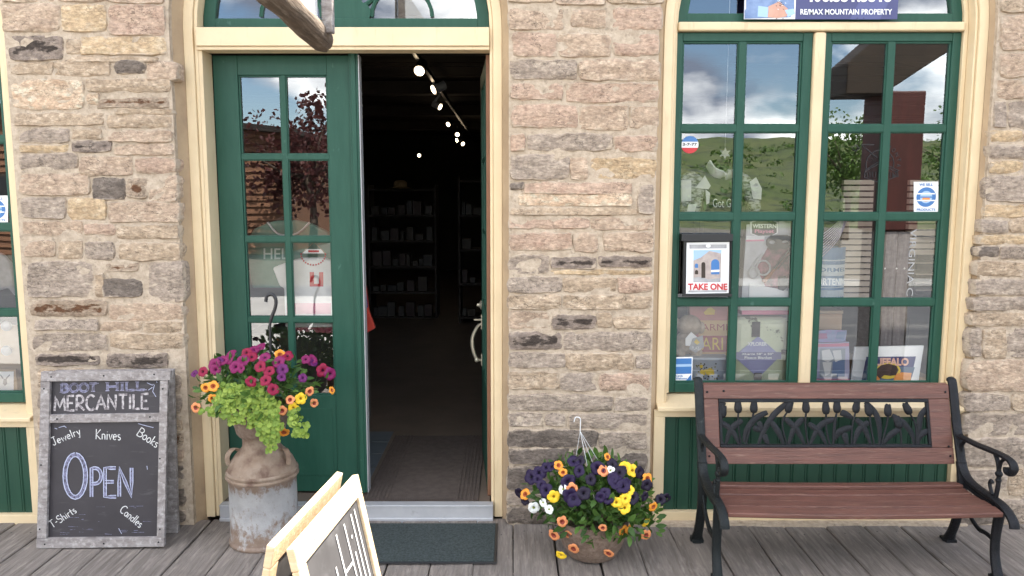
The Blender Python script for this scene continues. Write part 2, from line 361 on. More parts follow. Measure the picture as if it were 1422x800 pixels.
def leaf_mat(name, c1, c2, tr=.3):
    m = mat(name, c1, c2, rough=.5, attr='rnd', spec=.35); t = m.node_tree; N = t.nodes.new; K = t.links.new
    b = t.nodes['Principled BSDF']; o = t.nodes['Material Output']; x = N('ShaderNodeMixShader'); x.inputs['Fac'].default_value = tr
    d = N('ShaderNodeBsdfTranslucent'); K(b.inputs['Base Color'].links[0].from_socket, d.inputs['Color'])
    K(b.outputs[0], x.inputs[1]); K(d.outputs[0], x.inputs[2]); K(x.outputs[0], o.inputs['Surface']); return m
M['leaf'] = leaf_mat('petunia_leaf', (.035, .085, .018), (.10, .19, .035))
M['lime'] = leaf_mat('lime_leaf', (.13, .23, .03), (.34, .44, .075))
M['tree_leaf'] = leaf_mat('tree_leaf', (.05, .11, .02), (.12, .20, .04))
M['plum_leaf'] = leaf_mat('plum_leaf', (.055, .018, .018), (.11, .035, .03))
M['bark'] = mat('bark', (.10, .075, .055), (.06, .045, .035), rough=.9, scale=12, stretch=(4, 4, .6), bump=.6)
def lamp_mat():
    m = bpy.data.materials.new('lit_lamp'); m.use_nodes = True; b = m.node_tree.nodes['Principled BSDF']
    b.inputs['Emission Color'].default_value = (1, .78, .5, 1); b.inputs['Emission Strength'].default_value = 3.5; return m
M['lamp'] = lamp_mat()
# ================================================================ stone wall
LW0, LW1 = -4.08, -2.484          # left window, outer casing
DR0, DR1 = -1.64, -0.05           # door
RW0, RW1 = 0.75, 2.346            # right window
SPR = 2.545                       # spring line of the arches
WALL_TOP = 3.88
wall = thing('stone_wall', 'rough coursed sandstone shop front wall around the green door and windows', 'wall')
loops = [[(-6, -.35), (7.5, -.35), (7.5, WALL_TOP), (-6, WALL_TOP)]]
for a, b, zs in ((LW0 - .05, LW1 + .014, SPR - .05), (DR0 - .028, DR1 + .034, SPR), (RW0 - .034, RW1 + .014, SPR)):
    loops.append(arch(a, b, -.2, zs, 28))
v, f = fill(loops, .003, .42); MB().add(v, f).build('mortar', M['mortar'], wall)
# tan plaster fillets between stone and casing
pm = MB()
def plaster(a0, a1, b0, b1, ya, yb, zs):
    A = arch(a0, a1, -.02, zs, 28); B = arch(b0, b1, -.02, zs, 28)
    vs = []
    for (p, q) in zip(A, B): vs += [(p[0], ya, p[1]), (q[0], yb, q[1])]
    pm.add(vs, [(2 * i, 2 * i + 1, 2 * i + 3, 2 * i + 2) for i in range(len(A) - 1)])
plaster(DR0 - .031, DR1 + .037, DR0 + .004, DR1 - .004, .03, .112, SPR)
plaster(RW0 - .037, RW1 + .017, RW0 + .004, RW1 - .004, .02, .062, SPR)
plaster(LW0 - .053, LW1 + .017, LW0 + .004, LW1 - .004, .02, .062, SPR - .05)
pm.build('plaster_reveal', M['plaster'], wall, smooth=40)

def stone(q, key, proud=None, back=.06, yo=0.0):
    """q: four (x,z) corners BL, BR, TR, TL in metres"""
    bl, br, tr, tl = q
    w = abs(br[0] - bl[0]); h = abs(tl[1] - bl[1])
    nx = max(5, min(15, int(w / .022))); nz = max(3, min(8, int(h / .018)))
    proud = R.uniform(.0015, .0075) if proud is None else proud
    sd = R.uniform(0, 100); vs = []; ed = []; co = []; tilt = R.uniform(-.004, .004); tiltx = R.uniform(-.004, .004)
    rc = min(.45 * h, .03); eu, ev = min(.2, .007 / w), min(.25, .007 / h)
    U = [0] + [eu + (1 - 2 * eu) * i / (nx - 2) for i in range(nx - 1)] + [1]; V = [0] + [ev + (1 - 2 * ev) * i / (nz - 1) for i in range(nz)] + [1]
    nx, nz = len(U) - 1, len(V) - 1
    for j in range(nz + 1):
        for i in range(nx + 1):
            u, t = U[i], V[j]; a, b = 2 * u - 1, 2 * t - 1
            x = (bl[0] * (1 - u) + br[0] * u) * (1 - t) + (tl[0] * (1 - u) + tr[0] * u) * t
            z = (bl[1] * (1 - u) + br[1] * u) * (1 - t) + (tl[1] * (1 - u) + tr[1] * u) * t
            c = abs(a) ** 5 * abs(b) ** 5; x -= math.copysign(1, a) * c * rc * .4; z -= math.copysign(1, b) * c * rc * .3
            n = noise.noise_vector((x * 16 + sd, z * 16, sd)); e2 = max(abs(a), abs(b)) ** 3
            n2 = noise.noise_vector((x * 45, z * 45, sd + 9)); k_ = min(1, w / .12); x += k_ * (n.x * .010 + n2.x * .005) * e2; z += (n.y * .009 + n2.y * .004) * e2
            e = min((1 - abs(a)) * w / 2, (1 - abs(b)) * h / 2)
            s = min(1, e / .007); s2 = min(1, e / .03)
            y = .006 - (proud * (.75 + .25 * s2) + .006) * s - (tilt * b + tiltx * a) * s
            y -= noise.fractal((x * 9 + sd, sd, z * 17), 1, 2.1, 5) * .009 * s
            y -= (abs(noise.noise((x * 5, sd, z * 24 + sd))) - .25) * .007 * s
            vs.append((x, y + yo, z)); co.append(min(1, e / (.33 * min(w, h)))); ed.append(min(1, e / .04))
    fs = []; r = nx + 1
    for j in range(nz):
        for i in range(nx): fs.append((j * r + i, j * r + i + 1, (j + 1) * r + i + 1, (j + 1) * r + i))
    rim = [i for i in range(r)] + [j * r + nx for j in range(1, nz + 1)] + [nz * r + i for i in range(nx - 1, -1, -1)] + [j * r for j in range(nz - 1, 0, -1)]
    b0 = len(vs)
    for i in rim: vs.append((vs[i][0], back, vs[i][2])); ed.append(.45); co.append(0)
    k = len(rim)
    for i in range(k): fs.append((rim[i], b0 + i, b0 + (i + 1) % k, rim[(i + 1) % k]))
    me = bpy.data.meshes.new('stone'); me.from_pydata(vs, [], fs); me.materials.append(M[key])
    me.polygons.foreach_set('use_smooth', [True] * len(fs))
    at = me.attributes.new('edge', 'FLOAT', 'POINT'); at.data.foreach_set('value', ed)
    at = me.attributes.new('core', 'FLOAT', 'POINT'); at.data.foreach_set('value', co)
    me.set_sharp_from_angle(angle=math.radians(50)); me.update()
    link('stone', me, wall)
def spx(x0, y0, x1, y1, key, back=.06, g=-1.5):
    """stone outlined in photo pixels; the wall's edges lean with the perspective, so use the row's own x"""
    q = [P(x0 + g, y1 - g * .6, 0), P(x1 - g, y1 - g * .6, 0), P(x1 - g, y0 + g * .6, 0), P(x0 + g, y0 + g * .6, 0)]
    stone([(p.x, p.z) for p in q], key, None, back)
QB = .10
left_wall = '''
2 -26 75 4 T;80 -26 150 3 P;150 -26 229 5 P;4 5 83 44 P;84 5 148 45 Y;151 6 229 50 R;232 -18 247 14 G;231 17 246 40 T;230 42 243 57 T
12 49 88 84 D;92 54 117 76 T;112 50 231 77 Y;98 78 219 87 T;14 86 73 104 T;75 82 153 106 T;160 84 202 103 S;204 86 247 112 P
17 111 115 152 W;120 109 238 128 T;121 129 138 146 W;134 134 233 151 B;235 132 249 158 T;160 150 240 160 T
19 156 145 175 T;150 160 238 178 T;239 160 250 174 S;26 177 96 199 G;98 179 142 194 T;150 181 238 198 P
28 201 95 212 Y;99 195 156 212 D;160 199 241 216 P;239 174 254 196 T;242 198 256 217 R
28 213 108 237 G;110 217 185 244 P;188 219 246 241 R;243 220 258 240 T;28 241 125 272 P;128 246 174 278 S;176 247 205 276 B;207 243 246 281 P;245 243 259 262 Y
30 274 91 304 G;94 275 148 306 Y;150 280 248 309 P;247 264 260 306 G;32 306 115 328 P;117 309 160 327 R;162 312 249 332 T
35 334 78 357 P;80 334 115 361 T;118 336 158 361 G;165 337 251 362 T;38 363 129 413 G;148 365 191 378 B;132 380 145 412 T;144 387 198 413 S;206 363 255 420 G
44 417 148 440 B;152 421 253 446 P;47 443 137 459 G;139 445 196 460 P;199 446 253 462 T;46 463 150 488 G;152 463 256 485 T
48 490 139 508 D;148 490 234 511 D;236 488 259 514 T;238 518 262 545 G;239 547 263 574 G;239 576 264 599 T;238 601 265 620 B;238 622 265 643 P
238 645 267 667 S;238 669 268 706 S;238 708 269 726 S;52 512 140 540 T;142 513 236 541 G;52 543 120 570 G;122 543 236 572 T;53 574 150 600 P;152 574 236 601 G
54 603 130 634 G;132 603 236 634 S;54 637 160 664 S;162 637 236 664 G;55 667 120 695 S;122 667 236 696 S;55 698 150 727 S;152 698 236 727 S'''
mid_wall = '''
707 -26 770 4 T;772 -26 840 8 P;842 -26 922 6 T;707 10 782 42 P;794 12 842 39 P;851 10 920 42 R;711 45 772 79 R;775 46 848 79 P;852 47 916 78 R
709 83 801 111 G;804 82 916 112 P;710 114 782 139 R;786 115 913 143 R;711 145 802 178 R;806 146 872 181 P;874 147 914 178 P
709 186 729 211 R;731 185 851 210 G;853 189 912 211 R;709 214 790 250 G;792 218 816 250 P;820 219 911 249 Y;709 253 727 264 S;722 265 877 287 W;728 253 877 270 R;886 256 909 298 G
708 288 884 299 T;707 301 818 318 R;820 302 907 320 P;707 323 795 349 R;797 325 831 350 P;838 322 907 350 P
707 354 762 381 G;765 356 828 374 D;830 355 905 372 D;765 374 905 382 Y;706 384 780 407 G;782 385 856 406 T;858 385 905 407 R
706 409 780 430 T;782 410 905 430 T;706 432 762 457 P;766 437 827 458 D;829 434 850 456 T;853 439 904 457 T;706 460 780 486 D;782 461 903 488 G
706 490 785 511 G;786 490 880 515 T;882 492 903 513 G;706 516 776 541 T;778 518 832 543 G;833 518 902 543 R
707 548 851 571 G;853 552 901 571 G;706 573 755 593 G;757 573 785 592 G;790 574 899 597 G;706 596 829 622 S;831 600 899 624 G
706 622 816 645 S;820 627 898 656 S;705 648 801 681 S;804 658 898 690 S;705 684 760 702 G;704 704 760 728 S;762 692 898 728 S'''
right_wall = '''
1389 -26 1450 18 T;1389 20 1500 71 P;1388 73 1426 108 P;1428 74 1510 108 T;1385 111 1422 138 P;1425 111 1510 138 G
1380 140 1398 178 G;1400 140 1500 178 G;1376 180 1420 198 Y;1422 180 1500 198 T;1374 201 1430 221 G;1432 201 1500 221 P;1373 223 1422 241 Y;1424 223 1500 241 T
1369 244 1440 281 G;1442 244 1520 281 P;1367 284 1425 302 Y;1427 284 1500 302 T;1362 305 1400 324 G;1402 303 1460 324 T;1359 326 1425 340 Y;1357 342 1387 358 S;1389 342 1470 361 G
1355 363 1421 384 T;1423 363 1500 384 P;1352 387 1460 410 G;1350 412 1460 432 G;1348 434 1425 453 T;1427 434 1500 453 G;1346 455 1363 496 G;1365 456 1398 498 T;1400 455 1470 497 G
1342 500 1455 544 P;1340 547 1402 571 G;1405 547 1470 571 T;1338 574 1450 605 G;1336 608 1455 649 G;1334 652 1398 689 G;1400 652 1480 689 T;1332 692 1380 729 S;1382 692 1480 729 G'''
for txt in (left_wall, mid_wall, right_wall):
    for it in txt.replace('\n', ';').split(';'):
        if not it.strip(): continue
        a = it.split(); edge = (txt is left_wall and float(a[2]) > 227) or (txt is mid_wall and (float(a[0]) < 715 or float(a[2]) > 895)) or (txt is right_wall and float(a[0]) < 1392)
        x0, y0, x1, y1 = map(float, a[:4])
        if txt is left_wall and x0 > 228:
            if y0 < 512: continue                        # these are the returns of the stones beside them
            x1 -= 11; x0 = 150 if y0 > 572 else x0 - 30
        spx(x0, y0, x1, y1, a[4], back=.07 if edge else .05)
# the same coursing carries on past the frame, to the right
x0 = 2.98; z = .02
while z < 2.75:
    h = R.uniform(.09, .15); x = x0 + R.uniform(0, .1)
    while x < 3.7:
        w = R.uniform(.22, .42); stone([(x, z), (x + w - .012, z), (x + w - .012, z + h - .012), (x, z + h - .012)], R.choice('TPGGPT')); x += w
    z += h

# ================================================================ boardwalk and ground
deck = struct(link('boardwalk', None))
seams = [-3.02, -2.81, -2.62, -2.41, -2.2, -2.0, -1.805, -1.6, -1.40, -1.20, -.99, -.79, -.585, -.386, -.182, .008, .213, .417, .62, .818, 1.017, 1.225, 1.42, 1.638, 1.83, 2.02, 2.243, 2.44]
while seams[-1] < 6.5: seams.append(seams[-1] + R.uniform(.19, .23))
seams = [-3.02 - .2 * k for k in range(14, 0, -1)] + seams
for a, b in zip(seams, seams[1:]):
    m = MB(); dz = R.uniform(-.004, .004); g = R.uniform(.004, .008); tl = R.uniform(-.003, .003)
    n = 14; vs = []
    for i in range(n + 1):
        y = -3.0 + (3.085 + R.uniform(-.02, .0) * (i == n)) * i / n
        w = .003 * math.sin(y * 3 + a * 7); e = .0025 * noise.noise((a * 9, y * 4, 0))
        for (x, z) in ((a + g / 2 + w, dz - tl - .004), (a + g / 2 + w + .006, dz - tl), (b - g / 2 + w - .006, dz + tl), (b - g / 2 + w, dz + tl - .004), (b - g / 2 + w, -.045), (a + g / 2 + w, -.045)):
            vs.append((x + e, y, z + e * .5))
    fs = [(i * 6 + j, i * 6 + (j + 1) % 6, i * 6 + 6 + (j + 1) % 6, i * 6 + 6 + j) for i in range(n) for j in range(6)] + [tuple(range(5, -1, -1)), tuple(n * 6 + j for j in range(6))]
    m.add(vs, fs)
    for yn in (-.1, -1.0, -1.9):
        for q in (.28, .72):
            xn = a + (b - a) * q + R.uniform(-.012, .012); yy = yn + R.uniform(-.02, .02); zn = dz - tl + 2 * tl * q
            m.add([(xn + .0045 * math.cos(w), yy + .0045 * math.sin(w), zn + .0012) for w in [k * math.pi / 4 for k in range(8)]], [tuple(range(8))], 1)
    m.build('plank', [M['deck'], M['iron']], deck)
jm = MB()
for y in (-2.9, -1.9, -1.0, -.1): jm.box(-6, 6.5, y - .03, y + .03, -.2, -.05)
jm.box(-6, 6.5, -3.04, -3.005, -.30, -.01)
jm.build('joist', M['darkwood'], deck)
v = MB(); v.quad((-900, -900, -.32), (900, -900, -.32), (900, 900, -.32), (-900, 900, -.32)); struct(v.build('ground', M['gravel']))
# stone footing seen as a pale strip under the panels
MB().box(RW0 - .03, RW1 + .03, -.022, .05, -.05, .012).build('footing', M['mortar'], wall)

# ================================================================ building shell behind the front (keeps the sun out of the shop)
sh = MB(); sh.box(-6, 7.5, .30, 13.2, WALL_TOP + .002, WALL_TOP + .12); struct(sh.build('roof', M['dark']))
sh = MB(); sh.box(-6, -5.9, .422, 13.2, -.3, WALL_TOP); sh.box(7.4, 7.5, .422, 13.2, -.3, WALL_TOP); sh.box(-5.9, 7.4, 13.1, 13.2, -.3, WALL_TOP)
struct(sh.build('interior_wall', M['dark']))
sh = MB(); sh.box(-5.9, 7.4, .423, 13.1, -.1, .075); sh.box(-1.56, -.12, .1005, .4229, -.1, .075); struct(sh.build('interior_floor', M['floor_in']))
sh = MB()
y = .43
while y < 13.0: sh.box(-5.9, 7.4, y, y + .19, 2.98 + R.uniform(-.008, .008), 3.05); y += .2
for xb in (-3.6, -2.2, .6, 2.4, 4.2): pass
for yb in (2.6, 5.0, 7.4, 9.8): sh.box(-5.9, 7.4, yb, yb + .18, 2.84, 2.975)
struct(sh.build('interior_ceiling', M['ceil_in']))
# ================================================================ door surround
dr = thing('door_surround', 'cream painted arched timber surround of the shop doorway', 'door frame')
IN0, IN1 = -1.575, -.112     # clear opening
def casing(root, x0, x1, i0, i1, zb, zs, yf, ys):
    """stepped arch casing: outer board, bead, then the return into the opening"""
    m = MB(); w0 = (i0 - x0); w1 = (x1 - i1)
    s = .72
    m.band(arch(x0, x1, zb, zs, 28), arch(x0 + w0 * s, x1 - w1 * s, zb, zs, 28), yf, ys)
    m.band(arch(x0 + w0 * s + .0005, x1 - w1 * s - .0005, zb, zs, 28), arch(i0, i1, zb, zs, 28), yf + .014, ys - .001)
    m.build('casing', M['cream'], root, smooth=30, bevel=.003)
casing(dr, DR0, DR1, IN0, IN1, .0, SPR, .10, .245)
m = MB(); m.box(IN0 + .001, IN1 - .001, .088, .2, 2.455, SPR); m.box(IN0 + .001, IN1 - .001, .099, .2, 2.437, 2.4545); m.build('head_trim', M['cream'], dr, bevel=.003)
MB().box(IN0 + .001, IN0 + .02, .115, .24, .0, 2.437).build('jamb', M['cream'], dr); MB().box(IN1 - .02, IN1 - .001, .245, .30, .08, 2.43).build('jamb', M['cream'], dr)
m = MB(); m.box(IN1 - .022, IN1 - .002, .2, .245, .08, 2.43); m.build('hinge_jamb', M['brown'], dr)
# arched light over the door
fc = (IN0 + IN1) / 2; fr = (IN1 - IN0) / 2; FZ = SPR + .002
fan = MB()
Ai = arch(IN0 + .002, IN1 - .002, FZ, FZ + .001, 30)[1:-1]; Bi = arch(IN0 + .062, IN1 - .062, FZ, FZ + .001, 30)[1:-1]
fan.band(Ai, Bi, .19, .235); fan.box(IN0 + .063, IN1 - .063, .189, .234, FZ, FZ + .062)
fo = fan.build('fanlight', M['green'], dr, bevel=.003)
mm = MB(); c0 = Vector((fc, 0, FZ + .062))
hub = []
for i in range(25):
    a = math.pi * i / 24; r = .115 + .016 * abs(math.sin(a * 4.0)); hub.append((c0.x + r * math.cos(a), .195, c0.z + r * math.sin(a)))
mm.prism(hub, (0, .025, 0))
for a in (36, 72, 108, 144):
    a = math.radians(a); mm.tube([(c0.x + .12 * math.cos(a), .207, c0.z + .12 * math.sin(a)), (c0.x + .645 * math.cos(a), .207, c0.z + .645 * math.sin(a))], .012, 6)
for k, a in enumerate((20, 56, 90, 124, 160)):
    a = math.radians(a); cx, cz = c0.x + .30 * math.cos(a), c0.z + .0 + .30 * math.sin(a) if k in (1, 2, 3) else c0.z + .01
    pts = [(cx + .155 * math.cos(math.radians(q)), .208, max(c0.z, cz + .155 * math.sin(math.radians(q)))) for q in range(0, 181, 15)]
    mm.tube(pts, .011, 6)
mm.build('muntin', M['green'], fo, smooth=40)
gl = MB(); pts = arch(IN0 + .05, IN1 - .05, FZ + .05, FZ + .051, 30)[1:-1]; gl.add([(p[0], .214, p[1]) for p in pts], [tuple(range(len(pts)))]); gl.build('pane', M['glass'], fo)
# threshold
th = thing('threshold', 'grey metal threshold step across the doorway', 'threshold')
m = MB(); m.box(IN0 + .021, -.10, .060, .10, -.02, .076); m.box(IN0 + .021, -.10, .050, .0598, -.02, .014); m.box(IN0 + .021, -.10, .052, .112, .0765, .084); m.build('step', M['alu'], th, bevel=.004)

# ================================================================ door leaves
def glazed_leaf(root, x0, x1, z0, z1, y0, y1, cols, rows, xs, zs, g='green', depth_mun=.02, panel_z=None, rail_names=('stile', 'rail')):
    """stiles, rails, muntins and one pane per light; xs, zs = clear glass limits"""
    bead = .007
    for a, b in ((x0, xs[0]), (xs[1], x1)): MB().box(a, b, y0, y1, z0, z1).build('stile', M[g], root, bevel=.003)
    rails = [(zs[1], z1), (z0, zs[0])]
    for a, b in rails: MB().box(xs[0], xs[1], y0 + .0012, y1 - .0012, a, b).build('rail', M[g], root, bevel=.003)
def light_grid(root, part, x0, x1, z0, z1, yg, cols, rows, mw, y0, g='green'):
    w = (x1 - x0 - mw * (cols - 1)) / cols; h = (z1 - z0 - mw * (rows - 1)) / rows
    m = MB()
    for k in range(1, cols): xa = x0 + k * w + (k - 1) * mw; m.box(xa, xa + mw, y0, yg + .012, z0 + .0001, z1 - .0001); m.box(xa - .006, xa + mw + .006, y0 + .007, yg - .001, z0 + .0002, z1 - .0002)
    for k in range(1, rows): za = z0 + k * h + (k - 1) * mw; m.box(x0 + .0001, x1 - .0001, y0 + .0015, yg + .0115, za, za + mw); m.box(x0 + .0002, x1 - .0002, y0 + .0085, yg - .002, za - .006, za + mw + .006)
    # putty bead round the edge
    b = .009; m.box(x0, x0 + b, y0 + .006, yg - .0005, z0, z1); m.box(x1 - b, x1, y0 + .006, yg - .0005, z0, z1); m.box(x0 + b, x1 - b, y0 + .0065, yg - .0007, z0, z0 + b); m.box(x0 + b, x1 - b, y0 + .0065, yg - .0007, z1 - b, z1)
    m.build('muntin', M[g], part, bevel=.002)
    for i in range(cols):
        for j in range(rows):
            xa = x0 + i * (w + mw); za = z0 + j * (h + mw); q = MB()
            q.quad((xa - .003, yg, za - .003), (xa + w + .003, yg, za - .003), (xa + w + .003, yg, za + h + .003), (xa - .003, yg, za + h + .003)); q.build('pane', M['glass'], part)
ld = thing('closed_door', 'closed dark green door leaf with eight glass lights behind the milk can', 'door', (-1.19, .25, .086))
LX0, LX1, LZ0, LZ1 = -1.552, -.842, .088, 2.4345
GX0, GX1, GZ0, GZ1 = -1.425, -.962, .63, 2.335
glazed_leaf(ld, LX0, LX1, LZ0, LZ1, .24, .285, 2, 4, (GX0, GX1), (GZ0, GZ1))
light_grid(ld, ld, GX0, GX1, GZ0, GZ1, .262, 2, 4, .028, .243)
m = MB(); m.box(LX1 - .002, LX1 + .046, .222, .238, LZ0, LZ1 + .012); m.box(LX1 + .008, LX1 + .034, .214, .2215, LZ0, LZ1 + .012); m.build('astragal', M['green'], ld, bevel=.004)
m = MB(); m.box(LX1 + .0465, LX1 + .051, .226, .29, LZ0, LZ1); m.build('weather_strip', M['alu'], ld)
m = MB(); m.box(LX0 + .14, LX1 - .14, .2375, .2409, .18, .56); m.build('lower_panel', M['green'], ld, bevel=.006)
# open leaf, swung in on the right-hand jamb
od = thing('open_door', 'dark green door leaf swung open into the dark shop with brass hinges and curved pull', 'door', (-.137, .25, .086), math.radians(-85.5))
# local frame: leaf extends along -x from the hinge when shut; its outside face is -y
def lbox(name, mt, x0, x1, y0, y1, z0, z1, bevel=.003):
    m = MB(); m.box(x0, x1, y0, y1, z0, z1); mw = world_of(od); m.v = [tuple(mw @ Vector(p)) for p in m.v]; return m.build(name, mt, od, bevel=bevel)
lbox('stile', M['green'], -.12, -.001, 0, .045, 0, 2.34); lbox('stile', M['green'], -.71, -.59, 0, .045, 0, 2.34)
lbox('rail', M['green'], -.59, -.12, .001, .044, 0, .55); lbox('rail', M['green'], -.59, -.12, .001, .044, 2.25, 2.34)
lbox('muntin', M['green'], -.37, -.34, .004, .04, .55, 2.25)
for zz in (.97, 1.40, 1.82): lbox('muntin', M['green'], -.59, -.12, .005, .039, zz, zz + .028)
for zz in (.55, .998, 1.428, 1.848):
    for xa in (-.59, -.34): lbox('pane', M['glass'], xa, xa + .22, .021, .0225, zz, zz + .40, 0)
lbox('hinge_edge', M['brown'], -.0008, .002, .001, .044, .0, 2.34, 0)
for zz in (.60, 1.10, 1.59, 2.10):
    h = lbox('hinge', M['brass'], .0022, .0045, .006, .050, zz, zz + .115, .001); lbox('knuckle', M['brass'], -.006, .008, .045, .058, zz + .002, zz + .113, .003)
mw = world_of(od)
m = MB(); pts = smooth_path([(-.655, -.004, 1.10), (-.655, -.03, 1.08), (-.655, -.058, 1.02), (-.655, -.06, .96), (-.655, -.045, .90), (-.655, -.028, .875), (-.655, -.004, .87)], 5)
m.tube(pts, [.008 + .004 * math.sin(math.pi * i / (len(pts) - 1)) for i in range(len(pts))], 8); m.ball((-.655, -.034, .872), .016); m.box(-.675, -.635, -.006, -.0005, .84, .91); m.box(-.675, -.635, -.006, -.0005, 1.07, 1.16); m.box(-.668, -.64, -.05, -.006, 1.125, 1.132)
m.v = [tuple(mw @ (Vector(p) - Vector((0, 0, .27)))) for p in m.v]; m.build('pull_handle', M['ivory'], od, smooth=40)
m = MB(); m.lathe([(0, 0), (.028, 0), (.03, .008), (.012, .016), (.012, .03), (0, .03)], (0, 0, 0), 16); m.v = [tuple(mw @ Vector((-.655 + p[0], -p[2], 0.95 + p[1]))) for p in m.v]; m.build('deadbolt', M['ivory'], od, smooth=40)

# ================================================================ shop windows
def window(root, x0, x1, dz, sash_glass, label_fan=True):
    """arched opening: casing, mullion, transom, two 2x4 sashes, arched light above, sill, beadboard panel below"""
    i0, i1 = x0 + .058, x1 - .058; zs = SPR + dz
    SZ0, SZ1 = .675 + dz, 2.530 + dz
    m = MB(); s = .78
    m.band(arch(x0, x1, .627 + dz, zs, 28), arch(x0 + .045, x1 - .045, .627 + dz, zs, 28), .05, .20)
    m.band(arch(x0 + .0455, x1 - .0455, .627 + dz, zs, 28), arch(i0, i1, .627 + dz, zs, 28), .064, .199)
    m.build('casing', M['cream'], root, smooth=30, bevel=.003)
    m = MB(); m.band(arch(i0 + .0005, i1 - .0005, SZ0, zs, 28), arch(i0 + .022, i1 - .022, SZ0, zs, 28), .122, .198); m.build('inner_bead', M['cream'], root, smooth=30, bevel=.003)
    cx = (x0 + x1) / 2; a0, a1 = i0 + .0225, i1 - .0225
    m = MB(); m.box(cx - .03, cx + .03, .118, .2, SZ0, SZ1); m.build('mullion', M['cream'], root, bevel=.012)
    m = MB(); m.box(a0, a1, .108, .2, SZ1 + .002, SZ1 + .046); m.build('transom', M['cream'], root, bevel=.008)
    for k, (p, q) in enumerate(((a0, cx - .0305), (cx + .0305, a1))):
        g = [sash_glass[k][0], sash_glass[k][1]]; gz0, gz1 = .727 + dz, 2.486 + dz
        sm = MB(); sm.box(p, g[0], .14, .185, SZ0, SZ1); sm.box(g[1], q, .14, .185, SZ0, SZ1); sm.box(g[0], g[1], .1412, .1838, gz1, SZ1); sm.box(g[0], g[1], .1412, .1838, SZ0, gz0)
        so = sm.build('sash', M['green'], root, bevel=.004)
        light_grid(root, so, g[0], g[1], gz0, gz1, .162, 2, 4, .036, .143)
    # arched light
    fz = SZ1 + .048; fm = MB()
    A = arch(a0, a1, fz, zs + .001, 30); B = arch(a0 + .05, a1 - .05, fz, zs + .001, 30)
    fm.band(A, B, .14, .185); fm.box(a0 + .0505, a1 - .0505, .141, .184, fz, fz + .045); fm.box(cx - .03, cx + .03, .1405, .1845, fz + .0455, zs + (a1 - a0) / 2 - .05)
    fo = fm.build('fanlight', M['green'], root, smooth=30, bevel=.003)
    ptsA = arch(a0 + .045, a1 - .045, fz + .04, zs + .001, 30); q = MB(); q.add([(p[0], .163, p[1]) for p in ptsA], [tuple(range(len(ptsA)))]); q.build('pane', M['glass'], fo)
    # sloping sill and its nosing
    m = MB(); z1, z0 = .672 + dz, .628 + dz
    m.prism([(x0 + .002, .19, z1), (x0 + .002, .0, z0 + .002), (x0 + .002, .0, z0 - .018), (x0 + .002, .19, z0 - .018)], (x1 - x0 - .004, 0, 0)); m.build('sill', M['cream'], root, bevel=.003)
    # panel surround and boards
    m = MB(); zt, zb = .609 + dz, .003 + dz * .3
    m.box(x0 - .012, x1 + .012, .03, .10, .572 + dz, zt); m.box(x0 - .012, x0 + .046, .031, .10, zb + .056, .5715 + dz); m.box(x1 - .046, x1 + .012, .031, .10, zb + .056, .5715 + dz); m.box(x0 - .012, x1 + .012, .03, .10, zb, zb + .0555)
    m.build('panel_surround', M['cream'], root, bevel=.003)
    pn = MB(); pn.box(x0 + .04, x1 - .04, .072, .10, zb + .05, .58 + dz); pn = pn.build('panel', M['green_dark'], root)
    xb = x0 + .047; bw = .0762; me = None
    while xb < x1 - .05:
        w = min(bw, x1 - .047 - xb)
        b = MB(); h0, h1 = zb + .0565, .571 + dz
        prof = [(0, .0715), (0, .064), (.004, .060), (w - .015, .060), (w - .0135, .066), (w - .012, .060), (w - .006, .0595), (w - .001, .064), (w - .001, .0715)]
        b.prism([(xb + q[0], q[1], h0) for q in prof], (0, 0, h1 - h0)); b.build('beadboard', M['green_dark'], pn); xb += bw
rw = thing('shop_window', 'tall arched green sash window with cream trim behind the bench', 'window')
window(rw, RW0, RW1, 0.0, ((.862, 1.468), (1.612, 2.222)))
lw = thing('shop_window', 'green and cream shop window cut off at the picture edge beside the blackboard', 'window')
window(lw, LW0, LW1, -.055, ((-3.97, -3.36), (-3.215, -2.60)))
